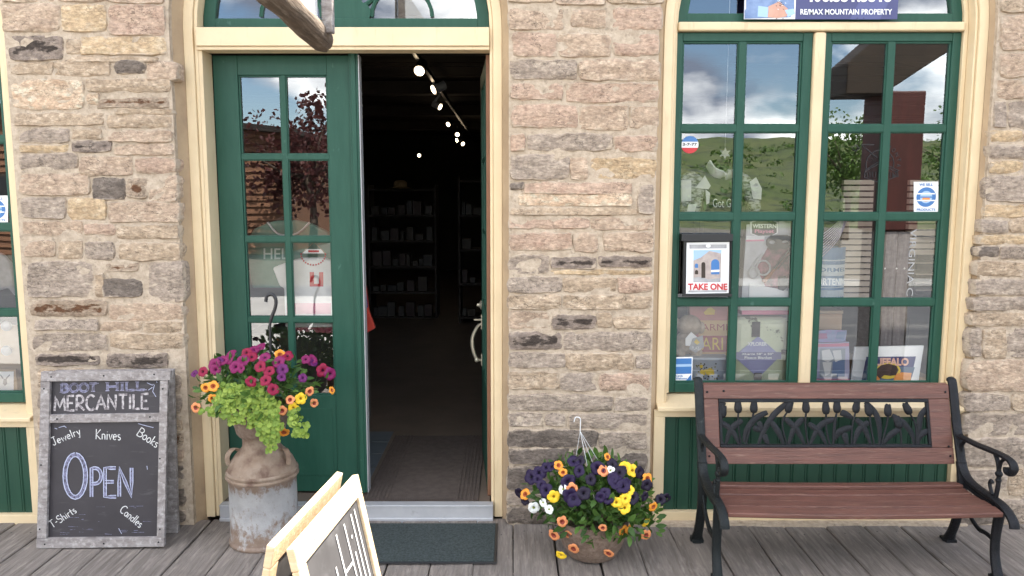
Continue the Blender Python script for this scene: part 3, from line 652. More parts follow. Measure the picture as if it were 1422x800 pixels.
# ================================================================ bench
BX0, BX1 = .925, 2.185
bench = thing('park_bench', 'red slatted park bench with black cast iron ends and tulip back panel', 'bench', ((BX0 + BX1) / 2, -.38, 0))
def yz(x, pts): return [(x, p[0], p[1]) for p in pts]
for x, key, kk in ((BX0, 'iron_green', -1), (BX1, 'iron', 1)):
    m = MB(); F = (.55, 1.0)
    def bar(pts, r, n=6, fl=None): m.tube(smooth_path(yz(x, pts), n), r, 8, flat=fl)
    W2 = (1.5, 1.0)
    bar([(-.105, .805), (-.122, .797), (-.145, .73), (-.175, .63), (-.205, .545), (-.23, .475), (-.25, .425), (-.29, .378), (-.35, .358), (-.44, .352), (-.53, .350), (-.60, .338), (-.655, .305), (-.668, .275)], .0165, fl=(1.35, .9))
    bar([(-.195, .575), (-.22, .55), (-.27, .55), (-.36, .552), (-.46, .56), (-.55, .565), (-.61, .56), (-.635, .535), (-.62, .507), (-.595, .505), (-.59, .525)], .014, fl=(1.35, .9))
    bar([(-.235, .47), (-.24, .51), (-.265, .54)], .009)
    bar([(-.50, .555), (-.525, .52), (-.535, .47), (-.535, .42), (-.525, .36)], .010); bar([(-.57, .558), (-.545, .535), (-.535, .50)], .008)
    m.ball((x, -.535, .475), .016); m.ball((x, -.535, .445), .013)
    bar([(-.50, .365), (-.485, .385), (-.475, .41), (-.485, .425), (-.495, .415)], .008)
    bar([(-.565, .335), (-.555, .26), (-.545, .18), (-.55, .10), (-.575, .03), (-.585, .006)], [.021 - .0035 * math.sin(math.pi * i / 30) for i in range(31)], fl=(1.2, 1.0))
    m.box(x - .024, x + .024, -.615, -.55, .0, .014)
    bar([(-.245, .43), (-.265, .34), (-.265, .24), (-.235, .12), (-.195, .03), (-.185, .006)], [.021 - .002 * math.sin(math.pi * i / 30) + (.010 * max(0, (i - 22) / 8)) for i in range(31)], fl=(1.2, 1.0))
    m.box(x - .026, x + .026, -.215, -.15, .0, .014)
    bar([(-.265, .23), (-.31, .225), (-.36, .19), (-.42, .165), (-.48, .17), (-.545, .16)], .010); bar([(-.265, .29), (-.30, .25), (-.33, .22)], .008)
    bar([(-.25, .335), (-.35, .325), (-.45, .32), (-.56, .325)], .012)
    m.build('end_frame', M[key], bench, smooth=50)
def backY(z): return -.232 + (z - .41) * .27
def bwood(name, x0, x1, z0, z1, proud=0.0):
    m = MB(); t = .026
    p = [(x0, backY(z0) - proud, z0), (x1, backY(z0) - proud, z0), (x1, backY(z0) + t, z0 + .007), (x0, backY(z0) + t, z0 + .007),
         (x0, backY(z1) - proud, z1), (x1, backY(z1) - proud, z1), (x1, backY(z1) + t, z1 + .007), (x0, backY(z1) + t, z1 + .007)]
    return m.hexa(p).build(name, M['redwood'], bench, bevel=.004)
XA, XB = BX0 + .022, BX1 - .022
bwood('top_rail', XA, XB, .717, .783, .002); bwood('back_rail', XA, XB, .412, .487, .002)
bwood('side_stile', XA, XA + .073, .4885, .7155); bwood('side_stile', XB - .105, XB, .4885, .7155)
sb = MB()
for (xx, zz) in ((XA + .018, .75), (XA + .018, .45), (XB - .02, .75), (XB - .02, .45), (XB - .025, .495), (XA + .1, .755)): sb.ball((xx, backY(zz) - .003, zz), .006, (1, .5, 1), 8, 5)
sb.build('bolt', M['iron'], bench, smooth=True)
# tulip panel
PX0, PX1, PZ0, PZ1 = XA + .0735, XB - .1055, .4885, .7155
def bp(px, py):                                       # photo pixel -> point in the leaning plane of the back
    z = P(px, py, -.2).z
    for _ in range(3): q = P(px, py, backY(z) + .006); z = q.z
    return q
pf = MB()
def fbar(x0, x1, z0, z1):
    p = [(x0, backY(z0) - .003, z0), (x1, backY(z0) - .003, z0), (x1, backY(z0) + .016, z0), (x0, backY(z0) + .016, z0), (x0, backY(z1) - .003, z1), (x1, backY(z1) - .003, z1), (x1, backY(z1) + .016, z1), (x0, backY(z1) + .016, z1)]
    pf.hexa(p)
fbar(PX0, PX1, PZ1 - .015, PZ1); fbar(PX0, PX1, PZ0, PZ0 + .014); fbar(PX0, PX0 + .014, PZ0 + .0141, PZ1 - .0151); fbar(PX1 - .014, PX1, PZ0 + .0141, PZ1 - .0151)
panel = pf.build('tulip_panel', M['iron'], bench, bevel=.003)
def z1p(x, y): return bp(955 + x / 6.152, 525 + y / 6.152)
def z2p(x, y): return bp(1150 + x / 6.152, 525 + y / 6.152)
def tulip(fn, hx, hy, ang, *stem):
    m = MB(); c = fn(hx, hy); a = math.radians(ang); up = Vector((math.sin(a), .27 * math.cos(a), math.cos(a))).normalized(); rt = Vector((math.cos(a), 0, -math.sin(a))); nn = up.cross(rt).normalized()
    prof = [(-.030, .004), (-.025, .014), (-.013, .0195), (0, .020), (.014, .0175), (.025, .016), (.032, .011)]
    vs = []; n = 12
    for (h, r) in prof:
        for j in range(n):
            q = 2 * math.pi * j / n; vs.append(c + up * (h + .004 * math.cos(3 * q) * (h > .02)) + rt * (r * math.cos(q)) + nn * (r * .5 * math.sin(q)))
    m.add(vs, [(i * n + j, i * n + (j + 1) % n, (i + 1) * n + (j + 1) % n, (i + 1) * n + j) for i in range(len(prof) - 1) for j in range(n)] + [tuple(range(n)), tuple((len(prof) - 1) * n + j for j in range(n))])
    pts = smooth_path([c - up * .022] + [fn(*s) for s in stem], 5); m.tube(pts, .0047, 6)
    m.build('tulip', M['iron'], panel, smooth=50)
def blade(fn, *pp, w=.0155):
    m = MB(); pts = smooth_path([fn(*p) for p in pp], 6); k = len(pts)
    m.tube(pts, [w * (.35 + .65 * math.sin(math.pi * min(1, .12 + .88 * i / (k - 1)) ** .8)) for i in range(k)], 6, flat=None)
    nn = Vector((0, 1, -.27)).normalized(); c0 = [p for p in pts]
    # flatten the round tube into a blade
    for i, v in enumerate(m.v):
        p = pts[i // 6]; d = Vector(v) - p; d -= nn * d.dot(nn) * .62; m.v[i] = tuple(p + d)
    m.build('leaf', M['iron'], panel, smooth=60)
for a in ((300, 290, 10, (290, 400), (285, 572)), (430, 250, 0, (432, 400), (457, 575)), (565, 250, 5, (540, 400), (495, 572)), (865, 250, 22, (812, 360), (815, 450), (850, 575)),
          (1010, 250, 0, (1005, 400), (1030, 575)), (1180, 262, 0, (1183, 430), (1215, 575)), (1275, 250, 2, (1250, 400), (1240, 575))): tulip(z1p, *a)
for a in ((75, 245, 3, (60, 400), (45, 575)), (240, 250, 12, (205, 420), (200, 575)), (345, 275, -12, (365, 420), (395, 575)), (510, 280, 2, (500, 400), (455, 575)), (678, 265, -25, (745, 400), (755, 572)), (600, 385, -12, (622, 480), (625, 575))): tulip(z2p, *a)
for a in (((315, 205), (240, 290), (212, 360)), ((215, 415), (255, 500), (308, 575)), ((238, 362), (350, 420), (410, 500), (440, 572)), ((465, 360), (370, 440), (322, 575)), ((680, 293), (580, 345), (500, 450), (478, 550)),
          ((860, 205), (740, 310), (650, 450), (600, 575)), ((605, 372), (622, 420), (612, 455)), ((560, 420), (600, 440), (640, 450)), ((712, 372), (780, 470), (822, 575)), ((655, 480), (670, 530), (695, 575)), ((832, 345), (930, 440), (1002, 575)),
          ((985, 345), (910, 430), (858, 575)), ((1030, 388), (1130, 465), (1185, 575)), ((1250, 348), (1130, 410), (1042, 572)), ((1310, 288), (1360, 310), (1410, 340)), ((1400, 420), (1290, 460), (1258, 520)), ((1330, 480), (1350, 530), (1360, 575))): blade(z1p, *a)
for a in (((105, 298), (170, 320), (200, 350)), ((188, 420), (100, 460), (55, 530)), ((142, 470), (150, 520), (165, 575)), ((345, 375), (260, 450), (218, 572)), ((238, 350), (310, 430), (365, 572)), ((318, 205), (410, 310), (440, 440), (440, 575)),
          ((610, 435), (530, 490), (465, 572)), ((545, 318), (640, 380), (715, 480), (735, 572)), ((842, 255), (790, 330), (775, 450), (770, 572)), ((870, 445), (800, 480), (765, 550)), ((575, 345), (590, 370), (600, 400))): blade(z2p, *a)
# seat slats, slightly dished, front one rounded over
sl = [(-.285, .335), (-.36, .327), (-.437, .327), (-.514, .333), (-.592, .335)]
for i, (y, z) in enumerate(sl):
    dz = (-.004, .002) if i == 4 else ((.006, -.002) if i == 0 else (0, 0)); k = 10; vs = []
    for j in range(k + 1):
        t = j / k; x = XA + .002 + (XB - XA - .004) * t; sag = -.006 * math.sin(math.pi * t)
        for (yy, zz) in ((y - .034, z + dz[0] + sag - .022), (y - .034, z + dz[0] + sag), (y + .034, z + dz[1] + sag), (y + .034, z + dz[1] + sag - .022)): vs.append((x, yy + (-.01 * math.sin(math.pi * t) if i == 4 else 0), zz))
    MB().add(vs, [(a * 4 + b, a * 4 + (b + 1) % 4, a * 4 + 4 + (b + 1) % 4, a * 4 + 4 + b) for a in range(k) for b in range(4)] + [(3, 2, 1, 0), tuple(k * 4 + b for b in range(4))]).build('seat_slat', M['redwood'], bench, bevel=.005)

# ================================================================ milk can
CX, CY = -1.242, -.165
can = thing('milk_can', 'old galvanised milk can with rusty shoulders standing by the closed door', 'milk can', (CX, CY, 0))
def canmat():
    m = mat('can_side', (.41, .405, .40), (.31, .305, .30), rough=.55, scale=9, metal=.2, bump=.25, bscale=70, spec=.4, c3=(.22, .155, .115), s3=60, t3=(.62, .72))
    t = m.node_tree; N = t.nodes.new; K = t.links.new; b = t.nodes['Principled BSDF']; src = b.inputs['Base Color'].links[0].from_socket
    tc = N('ShaderNodeTexCoord'); sp = N('ShaderNodeSeparateXYZ'); K(tc.outputs['Object'], sp.inputs[0])
    mp = N('ShaderNodeMapping'); mp.inputs['Scale'].default_value = (1, 1, .7); K(tc.outputs['Object'], mp.inputs[0])
    nz = N('ShaderNodeTexNoise'); nz.inputs['Scale'].default_value = 24; nz.inputs['Detail'].default_value = 9; nz.inputs['Roughness'].default_value = .7; K(mp.outputs[0], nz.inputs['Vector'])
    # rust creeping up from the foot and down from the shoulder
    lo = N('ShaderNodeMapRange'); lo.inputs['From Min'].default_value = .22; lo.inputs['From Max'].default_value = .0; K(sp.outputs['Z'], lo.inputs['Value'])
    hi = N('ShaderNodeMapRange'); hi.inputs['From Min'].default_value = .27; hi.inputs['From Max'].default_value = .335; K(sp.outputs['Z'], hi.inputs['Value'])
    mxm = N('ShaderNodeMath'); mxm.operation = 'MAXIMUM'; K(lo.outputs[0], mxm.inputs[0]); K(hi.outputs[0], mxm.inputs[1])
    ad = N('ShaderNodeMath'); ad.operation = 'MULTIPLY_ADD'; ad.inputs[1].default_value = .30; K(mxm.outputs[0], ad.inputs[0]); K(nz.outputs['Fac'], ad.inputs[2])
    rr = N('ShaderNodeMapRange'); rr.inputs['From Min'].default_value = .60; rr.inputs['From Max'].default_value = .74; K(ad.outputs[0], rr.inputs['Value'])
    nc = N('ShaderNodeTexNoise'); nc.inputs['Scale'].default_value = 40; nc.inputs['Detail'].default_value = 6; K(tc.outputs['Object'], nc.inputs['Vector'])
    rc = N('ShaderNodeMix'); rc.data_type = 'RGBA'; rc.inputs['A'].default_value = (.165, .108, .076, 1); rc.inputs['B'].default_value = (.26, .195, .15, 1); K(nc.outputs['Fac'], rc.inputs['Factor'])
    mx = N('ShaderNodeMix'); mx.data_type = 'RGBA'; K(rr.outputs[0], mx.inputs['Factor']); K(src, mx.inputs['A']); K(rc.outputs['Result'], mx.inputs['B']); K(mx.outputs['Result'], b.inputs['Base Color']); return m
M['canside'] = canmat()
MB().lathe([(.158, .004), (.166, .0), (.171, .006), (.171, .016), (.165, .024), (.163, .03), (.1632, .18), (.1625, .318), (.166, .322), (.166, .332)], (CX, CY, 0), 48).build('body', M['canside'], can, smooth=50)
MB().lathe([(.1662, .332), (.1755, .338), (.1755, .345), (.169, .350), (.169, .356), (.1735, .361), (.1725, .369), (.165, .374)], (CX, CY, 0), 48).build('shoulder_ring', M['rust'], can, smooth=50)
MB().lathe([(.165, .3735), (.161, .388), (.149, .415), (.129, .443), (.107, .466), (.0915, .485), (.089, .505), (.090, .53), (.100, .547), (.107, .556), (.106, .561), (.098, .561), (.088, .548), (.086, .52), (.086, .45)], (CX, CY, 0), 48).build('neck', M['rust'], can, smooth=50)
for s in (-1, 1):
    m = MB(); pts = smooth_path([(CX + s * .100, CY - .012, .458), (CX + s * .122, CY - .03, .478), (CX + s * .141, CY - .05, .468), (CX + s * .150, CY - .06, .440), (CX + s * .146, CY - .055, .405)], 5); m.tube(pts, .013, 8, flat=(1, .42)); m.build('handle', M['rust'], can, smooth=50)

# ================================================================ flowers and leaves
def petal_mat(name, c1, c2): return mat(name, c1, c2, rough=.55, scale=60, lo=.3, hi=.7, spec=.3)
FM = {'C': (petal_mat('crimson_petal', (.25, .004, .035), (.17, .003, .03)), (.07, .004, .02)), 'M': (petal_mat('magenta_petal', (.21, .008, .085), (.14, .005, .06)), (.08, .004, .04)),
      'U': (petal_mat('purple_petal', (.12, .008, .10), (.08, .006, .07)), (.05, .004, .05)), 'O': (petal_mat('orange_petal', (.78, .33, .035), (.70, .24, .03)), (.30, .06, .01)),
      'Y': (petal_mat('yellow_petal', (.80, .56, .03), (.74, .46, .025)), (.36, .20, .01)), 'E': (petal_mat('peach_petal', (.72, .30, .12), (.62, .20, .08)), (.22, .03, .015)),
      'K': (petal_mat('violet_petal', (.018, .006, .045), (.010, .004, .026)), (.006, .003, .014)), 'N': (petal_mat('black_petal', (.012, .006, .022), (.008, .004, .015)), (.004, .002, .008)),
      'W': (petal_mat('white_petal', (.76, .77, .74), (.68, .70, .66)), (.35, .40, .06))}
FNAME = {'C': 'crimson', 'M': 'magenta', 'U': 'purple', 'O': 'orange', 'Y': 'yellow', 'E': 'peach', 'K': 'violet', 'N': 'near black', 'W': 'white'}
for k in list(FM):
    c = FM[k][1]; FM[k] = (FM[k][0], mat('throat_' + FNAME[k].replace(' ', '_'), c, rough=.6))
def flower_mesh(key, seed):
    r = random.Random(seed); n = 30; rings = [(.0, -.55), (.10, -.30), (.22, -.07), (.45, .06), (.72, .08), (.9, .04), (1.0, -.05)]; vs = []
    ph = r.uniform(0, 6); lob = [r.uniform(.88, 1.08) for _ in range(5)]; dr = [r.uniform(-.12, .12) for _ in range(5)]
    for q, (rr, zz) in enumerate(rings):
        for j in range(n):
            a = 2 * math.pi * j / n; l = (5 * j / n); li = int(l) % 5; fr = l - int(l)
            sc = (1 - .17 * (1 - math.sin(math.pi * fr) ** .55) * rr ** 2) * (1 + (lob[li] - 1) * math.sin(math.pi * fr))
            ruf = .05 * math.sin(3 * a * 5 / 3 + ph) * rr ** 3 + dr[li] * math.sin(math.pi * fr) * rr ** 2 + .07 * rr ** 2 * (math.cos(2 * math.pi * fr)) * .6
            vs.append((rr * sc * math.cos(a), rr * sc * math.sin(a), zz + ruf))
    fs = []; mi = []
    for q in range(len(rings) - 1):
        for j in range(n):
            f = (q * n + j, q * n + (j + 1) % n, (q + 1) * n + (j + 1) % n, (q + 1) * n + j)
            if q == 0: f = (j, n + (j + 1) % n, n + j)
            fs.append(f); mi.append(1 if q < (3 if key in 'EO' else 2) else 0)
    # green calyx tube behind
    me = bpy.data.meshes.new('flower'); me.from_pydata(vs, [], fs)
    me.materials.append(FM[key][0]); me.materials.append(FM[key][1]); me.polygons.foreach_set('material_index', mi); me.polygons.foreach_set('use_smooth', [True] * len(fs)); me.update(); return me
_fl = {}
def flower(parent, pos, nrm, r, key):
    kk = (key, R.randrange(4))
    if kk not in _fl: _fl[kk] = flower_mesh(key, hash(kk[1]) + ord(key))
    o = link('flower', _fl[kk], parent); q = Vector(nrm).normalized().to_track_quat('Z', 'Y')
    mw = Matrix.Translation(Vector(pos)) @ q.to_matrix().to_4x4() @ Matrix.Rotation(R.uniform(0, 6.28), 4, 'Z') @ Matrix.Diagonal((r, r, r * R.uniform(.8, 1.1), 1))
    o.matrix_basis = world_of(parent).inverted() @ mw; o['label'] = FNAME[key] + ' blossom'; return o
def leaf(m, base, d, ln, wd, up=None):
    d = Vector(d).normalized(); up = Vector(up or (0, 0, 1)); s = d.cross(up)
    if s.length < 1e-3: s = Vector((1, 0, 0))
    s.normalize(); n = s.cross(d); b = Vector(base)
    p1 = b + d * ln * .35 - n * ln * .02; p2 = b + d * ln * .75 - n * ln * .08; tip = b + d * ln - n * ln * .2
    m.add([b, p1 + s * wd + n * wd * .25, p1, p1 - s * wd + n * wd * .25, p2 + s * wd * .75, p2, p2 - s * wd * .75, tip],
          [(0, 1, 2), (0, 2, 3), (1, 4, 5, 2), (2, 5, 6, 3), (4, 7, 5), (5, 7, 6)])
def rv(): 
    while True:
        v = Vector((R.uniform(-1, 1), R.uniform(-1, 1), R.uniform(-1, 1)))
        if .01 < v.length < 1: return v
def foliage(parent, c, rad, n, ln, wd, mt, name='foliage', zmin=-1, shell=.55, stems=True):
    m = MB(); c = Vector(c)
    for _ in range(n):
        while True:
            v = rv().normalized()
            if v.z > zmin: break
        t = R.uniform(shell, 1.05) * (1 + .18 * noise.noise(v * 2.3 + c)); p = c + Vector((v.x * rad[0], v.y * rad[1], v.z * rad[2])) * t
        d = (v + rv() * .9 + Vector((0, 0, .15))).normalized(); s = R.uniform(.6, 1.25)
        leaf(m, p, d, ln * s, wd * s, (v + rv() * .5))
    o = m.build(name, mt, parent, rnd=6, smooth=True); o['kind'] = 'stuff'
    if stems:
        m = MB()
        for _ in range(n // 14):
            v = rv().normalized(); v.z = abs(v.z) * .8 + zmin * .2
            m.tube([c + Vector((0, 0, -rad[2] * .6)), c + Vector((v.x * rad[0], v.y * rad[1], v.z * rad[2])) * .6 + Vector((0, 0, .02)), c + Vector((v.x * rad[0], v.y * rad[1], v.z * rad[2])) * 1.0], .0018, 4)
        o2 = m.build('stem', leafstem, parent); o2['kind'] = 'stuff'
    return o
leafstem = mat('stem_green', (.10, .17, .04), rough=.6)

# planter sitting in the mouth of the can
pl = thing('planter', 'magenta petunias and lime creeping jenny overflowing a pot on the milk can', 'planter', (CX, CY, .55))
MB().lathe([(.0, .545), (.105, .545), (.116, .56), (.128, .61), (.138, .68), (.142, .70), (.134, .70), (.12, .66), (0, .66)], (CX, CY, 0), 36).build('pot', M['fibre'], pl, smooth=50)
def zc(x, y): return (240 + x / 2.353, 460 + y / 2.353)
foliage(pl, (CX + .0, CY, .775), (.30, .20, .125), 620, .050, .011, M['leaf'], shell=.35)
foliage(pl, (CX - .02, CY + .0, .86), (.22, .15, .08), 160, .045, .010, M['leaf'], stems=False, zmin=-.2)
m = MB()
def jstrand(a, b, yoff, wob=.012):
    """a strand of round paired leaves hanging from pixel a to pixel b"""
    pa, pb = P(*a, yoff), P(*b, yoff - .02); k = max(3, int((pa - pb).length / .011))
    for i in range(k + 1):
        t = i / k; p = pa.lerp(pb, t) + Vector((wob * math.sin(t * 5 + a[0]), -.02 * math.sin(math.pi * t) + R.uniform(-.008, .008), 0))
        for s in (-1, 1):
            d = Vector((s * R.uniform(.6, 1), -R.uniform(.2, .7), R.uniform(-.5, .25))).normalized(); r = R.uniform(.005, .0135)
            c = p + d * r; n = Vector((R.uniform(-.4, .4), -1, R.uniform(.0, .8))).normalized(); e1 = n.orthogonal().normalized(); e2 = n.cross(e1)
            vs = [c + e1 * (r * math.cos(q * math.pi / 4)) + e2 * (r * math.sin(q * math.pi / 4)) for q in range(8)] + [c - n * r * .25]
            m.add(vs, [(q, (q + 1) % 8, 8) for q in range(8)])
for (x0, y0, x1, y1) in ((150, 195, 152, 255), (165, 180, 170, 265), (180, 175, 190, 300), (196, 172, 205, 300), (212, 178, 222, 265), (228, 180, 238, 262), (243, 182, 245, 312), (256, 188, 258, 312), (270, 186, 272, 250), (284, 190, 283, 345),
                         (296, 200, 300, 350), (308, 210, 315, 370), (322, 215, 325, 392), (334, 225, 335, 385), (345, 235, 345, 320), (392, 262, 398, 340), (404, 255, 412, 342), (418, 280, 426, 345), (428, 300, 434, 342), (120, 250, 95, 262), (150, 230, 122, 270), (175, 200, 180, 280), (235, 200, 236, 300), (290, 230, 292, 330), (205, 200, 206, 290)):
    jstrand(zc(x0, y0), zc(x1, y1), CY - .155 if x0 < 350 else CY - .14)
for _ in range(80):
    px, py = R.uniform(150, 300), R.uniform(172, 235); p = P(*zc(px, py), CY - .15 - R.uniform(0, .02))
    r = R.uniform(.009, .0145); n = Vector((R.uniform(-.5, .5), -1, R.uniform(.1, .9))).normalized(); e1 = n.orthogonal().normalized(); e2 = n.cross(e1)
    m.add([p + e1 * (r * math.cos(q * math.pi / 4)) + e2 * (r * math.sin(q * math.pi / 4)) for q in range(8)] + [p - n * r * .25], [(q, (q + 1) % 8, 8) for q in range(8)])
jj = m.build('creeping_jenny', M['lime'], pl, rnd=8); jj['kind'] = 'stuff'; jj['label'] = 'lime green trailing creeping jenny'
def place(parent, key, px, py, c, rad, r, push=1.02):
    """put a blossom on the ellipsoid of the plant where the photo shows it"""
    o = Vector((0, -DIST, EYE)); d = (P(px, py, 0) - o).normalized(); cc = Vector(c); ra = Vector(rad) * push
    A = Vector((d.x / ra.x, d.y / ra.y, d.z / ra.z)); B = Vector(((o - cc).x / ra.x, (o - cc).y / ra.y, (o - cc).z / ra.z))
    a, b, cq = A.dot(A), 2 * A.dot(B), B.dot(B) - 1; q = b * b - 4 * a * cq
    t = (-b - math.sqrt(q)) / (2 * a) if q > 0 else -b / (2 * a)
    p = o + d * t; n = Vector(((p - cc).x / ra.x ** 1.3, (p - cc).y / ra.y ** 1.3, (p - cc).z / ra.z ** 1.3)).normalized()
    n = (n * .7 + Vector((R.uniform(-.7, .7), -.8, R.uniform(-.25, .65)))).normalized(); flower(parent, p, n, r, key)
PC, PR = (CX, CY, .79), (.32, .20, .17)
for key, pts, r in (('C', [(98, 132), (258, 83), (285, 115), (255, 165), (303, 160), (328, 190), (375, 80), (490, 128), (316, 130), (240, 70)], .034),
                    ('M', [(190, 75), (205, 115), (222, 122), (165, 95), (135, 110), (140, 125), (285, 52), (300, 85), (515, 140), (185, 92), (455, 95), (435, 92), (230, 95), (268, 60), (345, 100)], .033),
                    ('U', [(70, 138), (355, 150), (425, 153), (358, 125), (460, 102), (150, 100)], .029), ('O', [(132, 180), (130, 220), (107, 185), (363, 330), (520, 193), (350, 78)], .028), ('Y', [(418, 220), (393, 250)], .028),
                    ('E', [(383, 224), (447, 197), (462, 235), (356, 260), (332, 306), (75, 250)], .0255)):
    for (x, y) in pts: place(pl, key, *zc(x, y), PC, PR, r * R.uniform(.70, 1.10))
# black hook of the hanging pot
hk = MB(); hp = [P(376, 492, CY), P(375, 462, CY), P(376, 445, CY), P(382, 428, CY), P(383, 416, CY), P(378, 409, CY), P(371, 411, CY), P(369, 419, CY)]
hk.tube(smooth_path(hp, 6), [.006] * 12 + [.0085] * 31, 8); hk.build('hook', M['black'], pl, smooth=50)
hk = MB(); top = P(376, 488, CY)
for (x, y) in ((-.12, .05), (.12, .05), (0, -.12)): hk.tube([top, (CX + x, CY + y, .70)], .0022, 5)
hk.build('hanger_strand', M['black'], pl)

# ================================================================ pot of dark petunias on the boardwalk
QX, QY = .385, -.33
pp = thing('flower_pot', 'brown coir pot of dark purple, yellow and orange petunias on the boardwalk', 'flower pot', (QX, QY, 0))
MB().lathe([(0, .004), (.105, .004), (.12, .012), (.145, .06), (.165, .12), (.176, .18), (.178, .195), (.168, .195), (.15, .16), (0, .15)], (QX, QY, 0), 40).build('pot', M['fibre'], pp, smooth=50)
QC, QR = (QX + .0, QY, .325), (.325, .24, .19)
foliage(pp, (QX, QY, .30), (.29, .22, .17), 1150, .050, .0115, M['leaf'], shell=.3, zmin=-.75)
foliage(pp, (QX + .06, QY - .1, .22), (.24, .14, .10), 240, .045, .011, M['leaf'], stems=False, shell=.5)
def zp(x, y): return (690 + x / 3.477, 570 + y / 3.477)
for key, pts, r in (('K', [(265, 268), (205, 300), (215, 360), (235, 385), (165, 322), (370, 245), (395, 290), (488, 278), (355, 412), (370, 425), (520, 400), (500, 420), (535, 425), (560, 325), (575, 345), (630, 350), (345, 345), (235, 275), (195, 330), (610, 365)], .036),
                    ('N', [(455, 335), (660, 420), (715, 415), (725, 360), (690, 300), (790, 430), (815, 425), (110, 400), (420, 400), (590, 300), (135, 435), (400, 245), (560, 260), (605, 290)], .031),
                    ('O', [(298, 265), (320, 300), (137, 405), (535, 225), (728, 330), (755, 465), (640, 575), (613, 583)], .029), ('Y', [(275, 417), (617, 275), (620, 425), (577, 445), (617, 470), (722, 543), (640, 385), (310, 700), (655, 290)], .029),
                    ('E', [(315, 538), (345, 600), (275, 603), (512, 567), (393, 588), (370, 668), (540, 690), (720, 603), (558, 605), (530, 608), (365, 380), (515, 292)], .029), ('W', [(252, 478), (178, 470), (222, 445), (548, 290), (320, 380)], .030)):
    for (x, y) in pts: place(pp, key, *zp(x, y), QC, QR, r * R.uniform(.70, 1.10))
hk = MB(); top = P(690 + 402 / 3.477, 570 + 100 / 3.477, QY)
hk.tube(smooth_path([top, P(806, 588, QY), P(806, 582, QY), P(803, 579.5, QY), P(799, 580, QY), P(797, 586, QY)], 5), .0024, 6)
hk.build('hook', M['wire'], pp)
hk = MB()
for (x, y) in ((-.10, .06), (.12, .05), (.0, -.13), (.06, -.02)): hk.tube([top, (QX + x, QY + y, .30)], .0012, 5)
hk.build('hanger_strand', M['wire'], pp)

# ================================================================ mats
dm = thing('door_mat', 'dark green rubber backed mat on the boards below the doorway', 'mat', (-.36, -.23, 0))
a = gnd(507, 783); b = gnd(686, 783)
m = MB(); m.box(-.80, b.x, a.y, -.012, .006, .016); m.build('mat_pile', M['mat_out'], dm, bevel=.004); m = MB(); m.box(-.812, b.x + .012, a.y - .012, -.004, .0055, .011); m.build('mat_border', M['black'], dm, bevel=.003)
im = thing('entrance_mat', 'brown ribbed mat on the floor just inside the open doorway', 'mat', (-.5, .7, .076))
m = MB(); m.box(-.80, -.18, .114, 1.26, .0765, .083); m.build('mat_pile', M['mat_in'], im, bevel=.003)
m = MB()
for k in range(6): m.box(-.795 + k * .022, -.785 + k * .022, .12, 1.25, .0835, .088); m.box(-.195 - k * .022, -.185 - k * .022, .12, 1.25, .0835, .088)
for k in range(30): m.box(-.66 + k * .0115, -.655 + k * .0115, .118, .142, .0835, .088)
m.build('mat_rib', M['mat_in'], im)

# ================================================================ log with its hanging board over the door
lg = thing('log_beam', 'weathered round log jutting out over the doorway towards the street', 'log', (-.785, -.7, 2.36))
m = MB(); pts = []; rs = []; lc = P(451, 60, -.62)
for i in range(44):
    t = i / 43; dy = t * 2.8; pts.append((lc.x + .038 * dy + .004 * math.sin(dy * 5), -.62 - dy, lc.z + .004 * math.sin(dy * 3))); rs.append(.047 * (1 + .05 * math.sin(dy * 7)) * (.72 if i == 0 else (.95 if i == 1 else 1)))
m.tube(pts, rs, 18)
for i, v in enumerate(m.v):
    n = noise.noise((v[0] * 22, v[1] * 3.5, v[2] * 22)); m.v[i] = (v[0] + n * .007, v[1] + (R.uniform(-.018, .018) if i < 18 else 0), v[2] + n * .006)
m.build('log', M['log'], lg, smooth=60)
hb = thing('hanging_sign', 'white wooden sign board standing along the log, with a grey end board', 'sign', (-.76, -.8, 2.42))
m = MB(); m.hexa([(-.752, -.845, 2.372), (-.737, -.845, 2.372), (-.672, -2.6, 2.372), (-.687, -2.6, 2.372), (-.752, -.845, 3.1), (-.737, -.845, 3.1), (-.672, -2.6, 3.1), (-.687, -2.6, 3.1)]); m.build('sign_panel', M['white'], hb, bevel=.003)
e0 = P(447, 41, -.84); e1 = P(462, 43, -.84)
m = MB(); m.box(e0.x, e1.x, -.842, -.80, e1.z - .005, 3.12); m.build('end_board', M['oldwood'], hb, bevel=.004)
